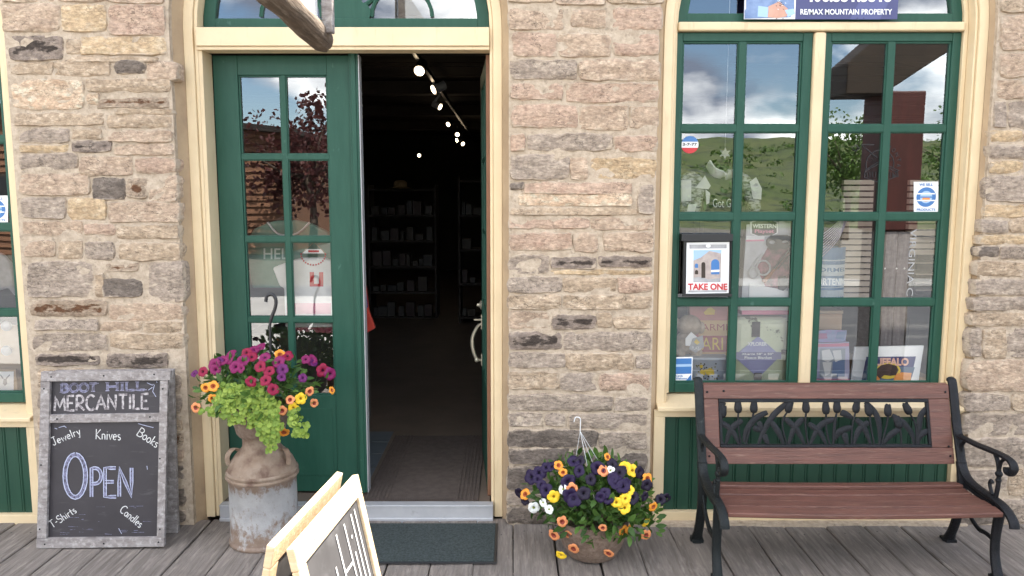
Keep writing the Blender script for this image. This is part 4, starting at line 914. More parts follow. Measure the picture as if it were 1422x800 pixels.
# ================================================================ handwriting: single-stroke letters, unit cap height
def arc(cx, cy, rx, ry, a0, a1, n=10): return [(cx + rx * math.cos(math.radians(a0 + (a1 - a0) * i / n)), cy + ry * math.sin(math.radians(a0 + (a1 - a0) * i / n))) for i in range(n + 1)]
GL = {  # letter: (advance, strokes)
 'A': (.72, [[(0, 0), (.33, 1), (.66, 0)], [(.13, .38), (.53, .38)]]), 'B': (.66, [[(.04, 0), (.04, 1)], [(.04, 1)] + arc(.26, .76, .28, .24, 90, -90, 8) + [(.04, .52)], [(.04, .52)] + arc(.28, .26, .32, .26, 90, -90, 8) + [(.04, 0)]]),
 'C': (.68, [arc(.36, .5, .34, .5, 50, 310, 14)]), 'E': (.58, [[(.5, 1), (.04, 1), (.04, 0), (.52, 0)], [(.04, .52), (.42, .52)]]), 'H': (.72, [[(.05, 0), (.05, 1)], [(.6, 0), (.6, 1)], [(.05, .5), (.6, .5)]]),
 'I': (.24, [[(.1, 0), (.1, 1)]]), 'J': (.55, [[(.1, .98), (.5, 1)], [(.34, 1), (.36, .3)] + arc(.2, .2, .16, .2, 20, -170, 8)]), 'K': (.62, [[(.06, 0), (.06, 1)], [(.52, .98), (.07, .46), (.56, 0)]]),
 'L': (.54, [[(.05, 1), (.05, 0), (.48, 0)]]), 'M': (.86, [[(.03, 0), (.1, 1), (.4, .2), (.7, 1), (.78, 0)]]), 'N': (.74, [[(.05, 0), (.05, 1), (.6, 0), (.6, 1)]]),
 'O': (.78, [arc(.37, .5, .35, .5, 90, 450, 20)]), 'P': (.60, [[(.05, 0), (.05, 1)] + arc(.24, .73, .28, .27, 90, -90, 8) + [(.05, .46)]]), 'R': (.66, [[(.05, 0), (.05, 1)] + arc(.24, .74, .28, .26, 90, -90, 8) + [(.05, .48), (.6, 0)]]),
 'S': (.55, [arc(.26, .76, .23, .24, 40, 270, 9) + arc(.26, .26, .24, .26, 90, -140, 9)]), 'T': (.66, [[(0, .98), (.62, 1)], [(.31, .98), (.31, 0)]]),
 'a': (.46, [arc(.2, .27, .19, .26, 30, 390, 10), [(.39, .52), (.39, .0)]]), 'd': (.48, [arc(.2, .27, .19, .26, 30, 390, 10), [(.40, 1), (.40, 0)]]), 'e': (.44, [[(.03, .28), (.38, .32)] + arc(.2, .28, .18, .27, 20, 315, 10)]),
 'h': (.46, [[(.05, 1), (.05, 0)], [(.05, .36)] + arc(.2, .34, .16, .2, 150, 0, 7) + [(.37, 0)]]), 'i': (.2, [[(.08, .55), (.08, 0)], [(.08, .74), (.10, .78)]]), 'k': (.44, [[(.05, 1), (.05, 0)], [(.36, .55), (.06, .24), (.40, 0)]]),
 'l': (.2, [[(.08, 1), (.08, 0)]]), 'n': (.46, [[(.05, .55), (.05, 0)], [(.05, .36)] + arc(.2, .36, .16, .18, 150, 0, 7) + [(.37, 0)]]), 'o': (.48, [arc(.22, .28, .2, .28, 90, 450, 12)]),
 'r': (.34, [[(.05, .55), (.05, 0)], [(.05, .36)] + arc(.19, .38, .14, .15, 150, 40, 5)]), 's': (.36, [arc(.17, .42, .13, .13, 40, 260, 7) + arc(.17, .14, .15, .14, 80, -140, 7)]), 't': (.34, [[(.15, .85), (.15, .1), (.24, 0)], [(0, .56), (.30, .58)]]),
 'v': (.42, [[(.02, .55), (.19, 0), (.38, .55)]]), 'w': (.6, [[(.02, .55), (.14, 0), (.28, .45), (.42, 0), (.55, .55)]]), 'y': (.44, [[(.04, .55), (.2, .05)], [(.40, .55), (.14, -.35), (.02, -.3)]]), '-': (.34, [[(.03, .4), (.28, .42)]]), ' ': (.3, []), '.': (.2, [[(.07, 0), (.09, .03)]])}
def strokes(txt):
    o = []; x = 0
    for c in txt:
        adv, ss = GL[c]; o += [[(p[0] + x, p[1]) for p in s] for s in ss]; x += adv + .06
    return o, x
def ribbon(mb, line, w, f, m=0):
    """flat line of width w drawn in the 2-D space that f maps into the world"""
    k = len(line); vs = []
    for i, p in enumerate(line):
        a = line[max(i - 1, 0)]; b = line[min(i + 1, k - 1)]; dx, dy = b[0] - a[0], b[1] - a[1]; l = math.hypot(dx, dy) or 1; nx, ny = -dy / l * w / 2, dx / l * w / 2
        vs += [f(p[0] + nx, p[1] + ny), f(p[0] - nx, p[1] - ny)]
    mb.add(vs, [(2 * i, 2 * i + 1, 2 * i + 3, 2 * i + 2) for i in range(k - 1)], m)
def offs(line, d):
    k = len(line); o = []
    for i, p in enumerate(line):
        a = line[max(i - 1, 0)]; b = line[min(i + 1, k - 1)]; dx, dy = b[0] - a[0], b[1] - a[1]; l = math.hypot(dx, dy) or 1; o.append((p[0] - dy / l * d, p[1] + dx / l * d))
    return o
def dens(line, n=4):
    o = []
    for a, b in zip(line, line[1:]): o += [(a[0] + (b[0] - a[0]) * i / n, a[1] + (b[1] - a[1]) * i / n) for i in range(n)]
    return o + [line[-1]]
def write(mb, txt, x0, y0, x1, y1, h, w, f, m=0, jit=.5):
    """txt along the line (x0,y0)-(x1,y1) (y down), cap height h"""
    ss, adv = strokes(txt); ux, uy = (x1 - x0) / adv, (y1 - y0) / adv; l = math.hypot(x1 - x0, y1 - y0); nx, ny = (y1 - y0) / l * h, -(x1 - x0) / l * h
    for s in ss:
        ln = [(x0 + p[0] * ux + p[1] * nx + R.uniform(-jit, jit) * .3, y0 + p[0] * uy + p[1] * ny + R.uniform(-jit, jit) * .3) for p in s]
        ribbon(mb, ln, w, f, m)

# ================================================================ blackboard leaning by the window
ab = thing('blackboard_sign', 'folded blackboard sign with grey weathered frame reading BOOT HILL MERCANTILE, OPEN', 'blackboard sign', (-2.02, -.2, 0))
BYL, BYS = -.262, .19
def cb(px, py, off=0.0):
    z = .4
    for _ in range(4): q = P(px, py, BYL + BYS * z - off); z = q.z
    return q
def cz(x, y): return (50 + x / 2.857, 500 + y / 2.857)
def cbox(name, mt, pts, t0, t1, bev=.002):
    """bar of the frame: pixel quad TL TR BR BL; front t0 in front of the board plane, back at t1"""
    a = [cb(*p, t0) for p in pts]; b = [q + Vector((0, t0 - t1, 0)) for q in a]
    m = MB(); m.hexa([b[3], b[2], a[2], a[3], b[0], b[1], a[1], a[0]]); return m.build(name, mt, ab, bevel=bev)
cbox('board', M['slate'], [(60, 522), (229, 521), (224, 756), (54, 758)], 0, -.012)
cbox('frame_bar', M['oldwood'], [(56.5, 516.5), (237, 515.2), (236.4, 528.3), (56.3, 530)], .022, .0005)
cbox('frame_bar', M['oldwood'], [(56.2, 530.4), (69, 530.2), (64.2, 747.6), (50.8, 748)], .020, .0005)
cbox('frame_bar', M['oldwood'], [(222, 528.8), (233, 528.7), (228.2, 746.5), (217.5, 746.7)], .020, .0005)
cbox('frame_bar', M['oldwood'], [(50.5, 748.4), (228.3, 747), (227.8, 759.5), (50, 762)], .022, .0005)
cbox('frame_bar', M['oldwood'], [(68.6, 576.3), (221.6, 574.2), (221.2, 585.8), (68.3, 587.6)], .018, .0005)
# rear leaf of the sign, closed against the wall
m = MB(); m.hexa([(-2.30, -.125, 0), (-1.71, -.10, 0), (-1.71, -.072, 0), (-2.30, -.095, 0), (-2.315, -.05, .835), (-1.713, -.048, .842), (-1.713, -.022, .842), (-2.315, -.022, .835)]); m.build('rear_leaf', M['oldwood'], ab, bevel=.003)
m = MB()
for (px, py) in ((71, 523.5), (144, 522), (214, 520), (61, 540), (57, 646), (55, 735), (62, 756), (144, 755), (220, 753), (226, 540), (222, 637), (222, 735), (79, 582), (208, 579)):
    c = cb(px, py, .0205 if 530 < py < 745 else .0225); m.tube([c + Vector((0, .002, 0)), c + Vector((0, -.001, 0))], .0042, 8)
m.build('nail', M['iron'], ab)
CHM = [M['chalk'], M['chalk_blue'], M['chalk_grey'], M['chalk_dim'], M['chalk_violet']]
F = lambda x, y: cb(*cz(x, y), .0018); F2 = lambda x, y: cb(*cz(x, y), .0026)
def outline(mb, ln, wd, f1, f2, mf, me, we):
    ln = dens(ln, 2); ribbon(mb, ln, wd, f1, mf)
    for d in (wd / 2, -wd / 2): ribbon(mb, offs(ln, d), we, f2, me)
def block(txt, x0, y0, x1, y1, h, wd, mf, me, we, serif=False):
    ch = MB()
    ss, adv = strokes(txt); adv -= .06; ux, uy = (x1 - x0) / adv, (y1 - y0) / adv
    for s in ss:
        ln = [(x0 + p[0] * ux, y0 + p[0] * uy - p[1] * h) for p in s]; outline(ch, ln, wd, F, F2, mf, me, we)
    if serif:
        for s in ss:
            for p in (s[0], s[-1]):
                if p[1] in (0, 1): xx, yy = x0 + p[0] * ux, y0 + p[0] * uy - p[1] * h; ribbon(ch, [(xx - 8, yy), (xx + 8, yy)], 3.2, F2, me)
    ch.build('chalk_word', CHM, ab)
block('BOOT', 100, 128, 243, 124, 32, 8, 3, 4, 1.5, True); block('HILL', 280, 122, 436, 118, 32, 8, 3, 4, 1.5, True)
block('MERCANTILE', 72, 202, 450, 192, 58, 7.5, 2, 2, 1.6)
ch = MB(); ss = strokes('O')[0][0]
outline(ch, [(112 + p[0] * 118, 545 - p[1] * 170) for p in ss], 15, F, F2, 3, 1, 3.6)
for c, x0, x1 in (('P', 216, 262), ('E', 270, 320), ('N', 326, 388)):
    s2, adv = strokes(c); adv -= .1
    for s in s2: outline(ch, [(x0 + p[0] * (x1 - x0) / adv + (545 - 0) * 0, 543 - p[1] * 114 - (x0 - 216) * .01) for p in s], 11, F, F2, 3, 1, 3.2)
ch.build('chalk_word', CHM, ab)
for w in (('Jewelry', 68, 340, 182, 292, 32, 3.2), ('Knives', 236, 314, 338, 318, 40, 3.4), ('Books', 398, 297, 478, 350, 36, 3.4), ('T-Shirts', 64, 668, 164, 602, 30, 3.2), ('Candles', 330, 600, 412, 668, 33, 3.2)):
    ch = MB(); write(ch, *w, F, 0); ch.build('chalk_word', CHM, ab)
ch = MB()
for ln in (((440, 90), (462, 100), (466, 96)), ((445, 120), (462, 108)), ((470, 98), (463, 125), (476, 146)), ((478, 84), (480, 90)), ((405, 252), (440, 262), (466, 268)), ((74, 270), (84, 274)), ((90, 268), (112, 262), (120, 268)), ((440, 420), (442, 435)), ((328, 668), (340, 690))):
    ribbon(ch, dens(ln, 3), 2.4, F, 1)
for k in range(26):
    x, y = R.uniform(60, 430), R.uniform(570, 700); ribbon(ch, dens(((x, y), (x + R.uniform(5, 60), y + R.uniform(-2, 2))), 3), R.uniform(.8, 1.8), F, 3)
o = ch.build('chalk_scuff', CHM, ab); o['kind'] = 'stuff'

# ================================================================ pale wooden A-frame sign standing nearer the street
rid0, rid1 = Vector((-.487, -2.345, .985)), Vector((-.437, -1.905, .985)); rl = (rid1 - rid0).length
az = math.atan2(rid1.y - rid0.y, rid1.x - rid0.x)
af = thing('sandwich_board', 'pale raw wood sandwich board lettered Boot Hill, half in view on the boards', 'sandwich board', ((rid0.x + rid1.x) / 2, (rid0.y + rid1.y) / 2, 0), az)
E1 = (rid1 - rid0).normalized(); OUT = Vector((E1.y, -E1.x, 0))
def leafpanel(s, z_top):
    """one hinged panel; s=+1 faces the doorway side (+x), s=-1 the other"""
    dn = (Vector((0, 0, -1)) * .95 + OUT * s * .195).normalized(); nr = (OUT * s + Vector((0, 0, .205))).normalized()
    o = Vector((rid0.x, rid0.y, z_top)) + OUT * s * .012; Ln = z_top / -dn.z - .002
    def bar(name, u0, u1, v0, v1, t0, t1, mt, bev=.003):
        m = MB(); c = [o + E1 * u + dn * v + nr * t for (u, v, t) in ((u0, v1, t0), (u1, v1, t0), (u1, v1, t1), (u0, v1, t1), (u0, v0, t0), (u1, v0, t0), (u1, v0, t1), (u0, v0, t1))]
        m.hexa(c); return m.build(name, mt, af, bevel=bev)
    w = .045
    bar('frame_bar', 0, rl, 0, .052, 0, .018, M['rawwood']); bar('frame_bar', 0, rl, Ln - w, Ln, 0, .018, M['rawwood'])
    bar('frame_bar', 0, w, .0525, Ln - w - .0005, .0005, .0175, M['rawwood']); bar('frame_bar', rl - .034, rl, .0525, Ln - w - .0005, .0005, .0175, M['rawwood'])
    bar('board', .02, rl - .02, .03, Ln - .03, .004, .010, M['aboard'], 0)
    return o, dn, nr
M['aboard'] = mat('grey_chalkboard', (.060, .056, .056), (.085, .080, .08), rough=.6, scale=6, c3=(.13, .125, .125), s3=8, t3=(.55, .75))
leafpanel(-1, .985); o, dn, nr = leafpanel(1, .980)
FA = lambda u, v: o + E1 * u + dn * v + nr * .0118
for w in (('Boot', .05, .285, .215, .280, .17), ('Hill', .235, .275, .40, .270, .20)):
    am = MB(); write(am, *w, .0075, FA, 0, .004); am.build('chalk_word', M['chalk'], af)
# ================================================================ notices fixed to the front
rs = thing('estate_sign', 'blue printed real estate sign with folded denim arms above the shop window', 'sign', (1.51, .09, 2.6))
Y = .098
a, b = P(1033, 27, Y), P(1246, 27, Y); top = 2.93
m = MB(); m.box(a.x, b.x, Y, Y + .006, a.z + .001, top); m.build('sign_panel', M['print_navy'], rs)
m = MB(); Yt = Y - .0015
m.box(a.x, P(1104, 27, Y).x, Y - .001, Y - .0002, a.z + .001, top, 1)
# printed torso: denim sleeves, forearms and hands folded, a patch of white background
def poly(pts, k, Yq): m.add([P(x, y, Yq) for x, y in pts], [tuple(range(len(pts)))], k)
poly([(1034, -40), (1103, -40), (1103, 12), (1098, 24), (1034, 26)], 2, Yt - .001)
poly([(1094, 26), (1103, 20), (1103, 26)], 1, Yt - .0012); poly([(1034, -10), (1036, -10), (1036, 12), (1034, 15)], 1, Yt - .0012)
poly([(1053, 8), (1067, 10), (1066, 24), (1052, 23)], 3, Yt - .0018); poly([(1090, 14), (1102, 12), (1104, 19), (1094, 24)], 3, Yt - .0018)
poly([(1067, 9), (1082, 2), (1094, 12), (1093, 18), (1080, 23), (1065, 24), (1067, 17)], 4, Yt - .0016); poly([(1066, 24), (1075, 19), (1094, 19), (1092, 23), (1080, 25)], 4, Yt - .0022)
for k in range(14):
    x, y = R.uniform(1076, 1090), R.uniform(0, 13); poly([(x, y), (x + 2.2, y + .4), (x + 1.6, y + 1.6)], R.choice((1, 5)), Yt - .0028)
poly([(1180, 27), (1205, -20), (1246, -20), (1222, 27)], 6, Yt)
ptext(m, 'RE/MAX MOUNTAIN PROPERTY', 1111.5, 12.6, 1239, 20.4, Yt - .002, 1, bold=.022); ptext(m, '406.551.5515', 1118, -20, 1239, 3, Yt - .002, 1, bold=.04)
for (x, y) in ((1078, 26), (1087, 26), (1190, 25.5), (1199, 25.5)): disc(m, P(x, y, Y), .0025, Yt - .002, 5, 8)
m.build('print', [M['print_navy'], M['paper'], M['denim'], M['print_sky'], M['skin'], M['print_black'], mat('print_slate_blue', (.075, .085, .22), rough=.4)], rs)
# ================================================================ things shown in the shop windows
def pbox(m, x0, y0, x1, y1, Y, dep, k=0, lean=0.0):
    a, b = P(x0, y1, Y), P(x1, y0, Y); m.hexa([(a.x, Y, a.z), (b.x, Y, a.z), (b.x, Y + dep, a.z), (a.x, Y + dep, a.z), (a.x, Y + lean, b.z), (b.x, Y + lean, b.z), (b.x, Y + dep + lean, b.z), (a.x, Y + dep + lean, b.z)], k)
def pp_(m, pts, Y, k=0): m.add([P(x, y, Y) for x, y in pts], [tuple(range(len(pts)))], k)
def pprism(m, pts, Y, dep, k=0): m.prism([P(x, y, Y) for x, y in pts], (0, dep, 0), k)
for a, b in ((RW0 - .05, RW1 + .05),):
    m = MB(); m.box(a, b, .205, 1.1, .64, .685); struct(m.build('display_shelf', M['tanwood']))
m = MB(); m.box(LW0 - .05, LW1 + .05, .205, 1.1, .58, .63); struct(m.build('display_shelf', M['tanwood']))
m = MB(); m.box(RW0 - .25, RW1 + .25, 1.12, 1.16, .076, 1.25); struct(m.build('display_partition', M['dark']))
# --- stickers on the glass
GY = .1585
def round_sticker(px, py, r_px, label, words=True):
    t = thing('sticker', label, 'sticker', P(px, py, GY)); return t
st = thing('sticker', 'small round blue, white and red 3-7-77 sticker in the upper left pane', 'sticker', P(958, 201, GY)); c = P(958, 201, GY); rr = P(970, 201, GY).x - c.x
m = MB(); disc(m, c, rr, GY, 1)
a = [(c.x + rr * math.cos(q), GY - .0008, c.z + rr * math.sin(q)) for q in [math.radians(20 + 140 * i / 12) for i in range(13)]]; m.add(a, [tuple(range(13))], 2)
a = [(c.x + rr * math.cos(q), GY - .0008, c.z + rr * math.sin(q)) for q in [math.radians(200 + 140 * i / 12) for i in range(13)]]; m.add(a, [tuple(range(13))], 3)
ptext(m, '3-7-77', 948, 198.5, 968, 202.5, GY - .0016, 0, bold=.03); m.build('print', [M['print_black'], M['paper'], M['print_blue'], M['print_red']], st)
def seller(px0, py0, px1, py1, Yg, label):
    t = thing('sticker', label, 'sticker', P((px0 + px1) / 2, py1, Yg)); m = MB(); pquad(m, [(px0, py0), (px1, py0 - .4), (px1, py1 - .4), (px0, py1)], Yg, 1)
    cx, cy = (px0 + px1) / 2, (py0 + py1) / 2; c = P(cx, cy, Yg); r = (P(px1, cy, Yg).x - c.x) * .80; w = px1 - px0; h = py1 - py0
    ring(m, c, r * .62, r, Yg - .0008, 2); disc(m, c, r * .62, Yg - .0007, 4); disc(m, c + Vector((0, 0, -.2 * r)), r * .4, Yg - .0012, 3, ry=r * .26)
    ptext(m, 'WE SELL', px0 + w * .22, py0 + h * .05, px1 - w * .22, py0 + h * .14, Yg - .0012, 2, bold=.03); ptext(m, 'PRODUCTS', px0 + w * .12, py1 - h * .13, px1 - w * .12, py1 - h * .05, Yg - .0012, 2, bold=.03)
    for k in range(3): yy = cy - r * 0 + (k - 1) * h * .11; pp_(m, [(cx - w * .36, yy - h * .02), (cx + w * .36, yy - h * .02), (cx + w * .36, yy + h * .02), (cx - w * .36, yy + h * .02)], Yg - .0016, 1 if k != 1 else 2)
    m.build('print', [M['print_black'], M['paper'], M['print_blue'], M['print_orange'], M['print_sky']], t)
seller(1269, 252.5, 1303, 295, GY, 'white square WE SELL PRODUCTS sticker with blue ring on the pane above the bench arm')
seller(-22, 272, 11, 309, GY, 'white square sticker with blue ring on the window cut off by the picture edge')
cw = thing('sticker', 'blue Cards Welcome sticker in the bottom corner pane', 'sticker', P(948, 530, GY)); m = MB()
pquad(m, [(937, 496), (962, 495.5), (961, 528), (936.5, 529)], GY, 1); pquad(m, [(938.3, 498), (960.6, 497.5), (960.2, 519), (937.8, 519.5)], GY - .0008, 2); pquad(m, [(938.2, 506), (960.5, 505.5), (960.4, 509), (938.1, 509.5)], GY - .0014, 3)
ptext(m, 'Cards', 938.5, 520.5, 948, 523.3, GY - .0014, 2, bold=.02); ptext(m, 'Welcome', 938.5, 524.2, 954, 527, GY - .0014, 2, bold=.02); pp_(m, [(953, 528.3), (960, 519.5), (960.3, 528)], GY - .0016, 2)
m.build('print', [M['print_black'], M['paper'], M['print_blue'], M['print_sky']], cw)
# emblem lettered on the glass
em = thing('window_emblem', 'thin dark round town emblem with MONTANA lettered on the glass', 'emblem', P(1222, 230, GY)); m = MB(); c = P(1222, 228, GY); r = P(1245, 228, GY).x - c.x
ring(m, c, r * .82, r * .86, GY, 0, 40, math.radians(-20), math.radians(200)); 
for q in range(20, 165, 16): a = math.radians(q); m.add([c + Vector((math.cos(a + s) * rr2 * r, 0, math.sin(a + s) * rr2 * r)) for (s, rr2) in ((-.014, .3), (.014, .3), (.014, .8), (-.014, .8))], [(0, 1, 2, 3)])
def eline(*pts): ribbon(m, dens(list(pts), 2), .9, lambda x, y: P(x, y, GY), 0)
eline((1200, 246), (1202, 236), (1221, 224), (1246, 236), (1247, 246)); eline((1202, 238), (1221, 227), (1245, 239)); eline((1200, 246), (1222, 254), (1248, 244))
for k in range(11): x = 1204 + k * 4; eline((x, 238.5), (x, 246.5))
eline((1183, 205), (1189, 202), (1194, 206), (1189, 210), (1184, 207)); eline((1196, 201), (1218, 219)); eline((1196, 201), (1214, 201))
for k, chh in enumerate('MONTANA'):
    a = math.radians(64 - k * 17); u = Vector((math.sin(a), 0, -math.cos(a))); n = Vector((math.cos(a), 0, math.sin(a))); p = c + n * r * 1.02 - u * .008
    text(m, chh, p + n * .020, p + n * .020 + u * .016, p, 0)
m.build('print', M['print_black'], em)
vl = thing('window_lettering', 'white upright VIRGINIA CITY lettering on the lower glass pane', 'lettering', P(1263, 412, GY)); m = MB()
# letters stand one on another, turned a quarter: they read upwards
xa, xb = P(1261, 370, GY).x, P(1270, 370, GY).x; za, zb = P(1262, 411, GY).z, P(1262, 318, GY).z
text(m, 'VIRGINIA C', Vector((xb, GY, zb)), Vector((xb, GY, za)), Vector((xa, GY, zb)), 0, bold=.0); m.build('print', mat('faded_white_lettering', (.42, .42, .42), (.30, .30, .30), rough=.8, scale=40), vl)
# --- leaflet holder hung on the window
bh = thing('leaflet_holder', 'black leaflet holder with a white TAKE ONE notice hung on the window', 'leaflet holder', P(979, 409, .1)); m = MB()
Y = .10
pbox(m, 948, 335, 1016, 409, Y + .012, .026); pbox(m, 946.5, 325, 1018, 335, Y - .01, .052); pbox(m, 948, 335.2, 951, 408, Y - .004, .016); pbox(m, 1013.5, 335.2, 1016.5, 408, Y - .004, .016); pbox(m, 948, 408.2, 1016.5, 412, Y - .0042, .016)
m.build('case', M['black'], bh, bevel=.002); m = MB(); Yp = Y + .009
pquad(m, [(953.5, 337), (1013, 336), (1012, 407), (952.5, 408)], Yp, 1)
pquad(m, [(957.5, 340), (1009, 339.5), (1009, 345), (957.5, 345.5)], Yp - .0008, 2); disc(m, P(983.5, 341.5, Yp), .013, Yp - .0016, 1, ry=.009)
pquad(m, [(963, 347.5), (1002, 347), (1000.5, 392), (963, 392)], Yp - .0008, 3); pquad(m, [(963, 383), (1000.5, 385), (1000.4, 392), (963, 392)], Yp - .0014, 8)
# printed picture: arched stone building under a blue sky
pp_(m, [(970, 360), (985, 348.5), (1001.6, 352), (1000.8, 386), (984, 388), (970, 384)], Yp - .0020, 4); pp_(m, [(963, 362), (972, 358), (972, 384), (963, 386)], Yp - .0022, 4)
for (x0, x1, y0, y1, k) in ((987.5, 999, 360, 381, 5), (974, 979.5, 364, 386, 6), (965, 969.5, 366, 372, 5), (965, 969.5, 375, 381, 6)):
    xm = (x0 + x1) / 2; rx = (x1 - x0) / 2; pp_(m, [(x0, y1), (x0, y0 + rx)] + [(xm - rx * math.cos(math.pi * i / 8), y0 + rx - rx * math.sin(math.pi * i / 8)) for i in range(1, 8)] + [(x1, y0 + rx), (x1, y1)], Yp - .0028, k)
pp_(m, [(987.5, 375), (999, 374.5), (999, 377.5), (987.5, 378)], Yp - .0034, 1)
pquad(m, [(956, 403.4), (1009, 402.8), (1009, 405.6), (956, 406.2)], Yp - .0008, 8)
ptext(m, 'TAKE ONE', 955.5, 393.6, 1010, 402.8, Yp - .0024, 7, bold=.035)
m.build('notice', [M['print_black'], M['paper'], M['print_grey'], M['print_sky'], M['print_stone'], M['print_blue'], M['darkwood'], M['print_red'], M['print_grey']], bh)
# --- shirts on show
DY = .27
plaid = mat('plaid_cloth', (.03, .03, .03), (.45, .45, .44), rough=.9, scale=45, lo=.40, hi=.6, stretch=(1, 1, 2.2), bump=.3, bscale=200)
cloth_w = mat('white_cloth', (.74, .74, .72), (.62, .62, .60), rough=.9, scale=8, bump=.2, bscale=20)
cloth_b = mat('black_cloth', (.022, .024, .022), (.035, .038, .034), rough=.9, scale=8)
sh = thing('shirt_display', 'black shirt lettered Got Gh with checked sleeves in the upper left panes', 'shirt', P(1000, 300, DY))
m = MB(); pprism(m, [(966, 240), (985, 229), (1017, 231), (1042, 243), (1046, 262), (1036, 275), (1034, 330), (972, 330), (972, 276)], DY, .14); m.build('body', cloth_b, sh, bevel=.02)
m = MB(); col = smooth_path([P(984, 228, DY - .02), P(992, 239, DY - .05), P(1006, 243, DY - .06), P(1020, 240, DY - .05), P(1028, 230, DY - .02)], 5); m.tube(col, .036, 8, flat=(.3, 1.0)); m.build('collar', cloth_w, sh, smooth=60)
for pts in ([(946, 246), (962, 236), (984, 252), (980, 262), (972, 300), (946, 300)], [(1026, 236), (1040, 243), (1056, 262), (1058, 290), (1050, 300), (1036, 276)]):
    m = MB(); pprism(m, pts, DY - .03, .11); m.build('sleeve', plaid, sh, bevel=.015)
for pts in ([(966, 261), (979, 244), (987, 258), (984, 263)], [(946, 250), (960, 250), (960, 279), (946, 280)], [(1041, 253), (1050, 246), (1058, 262), (1057, 277), (1046, 276)], [(980, 263), (986, 268), (985, 282), (981, 284)], [(956, 284), (968, 283), (965, 294), (954, 294)]):
    m = MB(); pprism(m, pts, DY - .038, .006); m.build('white_check', cloth_w, sh)
m = MB(); ptext(m, 'Got Gh', 990, 276, 1020, 288, DY - .002, 0, bold=-.005); m.build('print', M['paper'], sh)
sr = thing('star_ornament', 'small white star hanging at the top of the left window panes', 'ornament', P(1007, 213, .3)); m = MB(); c = P(1007, 213, .3)
m.prism([c + Vector((.032 * (1 if i % 2 == 0 else .48) * math.sin(math.pi * i / 6), 0, .032 * (1 if i % 2 == 0 else .48) * math.cos(math.pi * i / 6))) for i in range(12)], (0, .008, 0)); m.tube([c + Vector((0, .004, .03)), c + Vector((0, .004, .9))], .0012, 4); m.build('star', cloth_w, sr)
# --- toy set on its card
ty = thing('toy_card', 'grey Western Playset toy card with black mask, rifle and handcuffs', 'toy set', P(1065, 412, .3)); Y = .205
m = MB(); pprism(m, [(1037, 312), (1098, 306), (1096, 415), (1030, 415)], Y, .006, 0); pprism(m, [(1042, 308), (1052, 305.5), (1072, 305.5), (1080, 308), (1080, 324), (1072, 328), (1052, 328.5), (1042, 325)], Y - .005, .0045, 1)
pp_(m, [(1044, 309), (1053, 306.5), (1071, 306.5), (1078.5, 309), (1078.5, 323), (1071, 327), (1053, 327.5), (1044, 324)], Y - .0056, 2); pp_(m, [(1036.5, 327.5), (1062, 327.5), (1061, 335), (1036, 335.5)], Y - .0006, 3); pp_(m, [(1036, 333), (1061, 332.5), (1061, 335), (1036, 335.5)], Y - .0012, 4)
ptext(m, 'WESTERN', 1045, 311, 1078, 317, Y - .0066, 3, bold=.03); ptext(m, 'Playset', 1048, 318.5, 1075, 325, Y - .0066, 4, bold=.03)
pp_(m, [(1068, 340), (1096, 336), (1096, 400), (1066, 404), (1050, 372)], Y - .0008, 5)
m.build('card', [mat('card_grey', (.40, .40, .42), (.52, .52, .54), rough=.5, scale=14), M['paper'], M['print_black'], M['paper'], M['print_pink'], mat('print_dark_photo', (.05, .04, .045), (.34, .12, .16), rough=.5, scale=25)], ty)
m = MB(); mask = [(1063, 333), (1069, 327), (1080, 326), (1092, 326), (1099, 330), (1098, 340), (1090, 346), (1082, 345), (1077, 348), (1068, 346), (1063, 340)]
v, f = fill([[(P(x, y, Y).x, P(x, y, Y).z) for x, y in mask]] + [[(P(cx + 4.4 * math.cos(q), 336 + 2.6 * math.sin(q), Y).x, P(cx + 4.4 * math.cos(q), 336 + 2.6 * math.sin(q), Y).z) for q in [k * math.pi / 6 for k in range(12)]] for cx in (1071, 1089)], Y - .018, Y - .012); m.add(v, f); m.build('mask', M['black'], ty)
m = MB()
for k in range(2):
    cx, cy, rx = ((1047, 379, 7), (1060, 372, 9.5))[k]
    m.tube([P(cx + rx * math.cos(q), cy + rx * 1.05 * math.sin(q), Y - .012) for q in [i * math.pi / 12 for i in range(25)]], .0055, 6)
m.tube(smooth_path([P(1044, 372, Y - .012), P(1050, 362, Y - .012), P(1060, 352, Y - .012)], 5), .005, 6); m.build('handcuffs', M['alu'], ty, smooth=50)
m = MB(); m.tube([P(1060, 392, Y - .016), P(1068, 383, Y - .016), P(1078, 371, Y - .016)], [.012, .010, .006], 8); m.build('rifle_stock', mat('toy_wood', (.33, .12, .05), (.24, .08, .035), rough=.4, scale=20), ty, smooth=50)
m = MB(); m.tube([P(1075, 374, Y - .018), P(1086, 359, Y - .018), P(1100, 343, Y - .018)], .006, 8); m.tube([P(1080, 374, Y - .018), P(1099, 351, Y - .018)], .004, 6); m.build('rifle_barrel', M['black'], ty, smooth=50)
m = MB(); pprism(m, [(1081, 385), (1092, 383), (1096, 398), (1088, 404), (1081, 402)], Y - .014, .012); m.build('holster', M['black'], ty, bevel=.003)
wb = thing('white_box', 'white paper box lid at the foot of the toy card', 'box', P(1068, 412, .26)); m = MB(); pprism(m, [(1041, 393.5), (1095, 404), (1096, 413), (1040, 413)], .197, .035); m.build('lid', M['paper'], wb, bevel=.003)
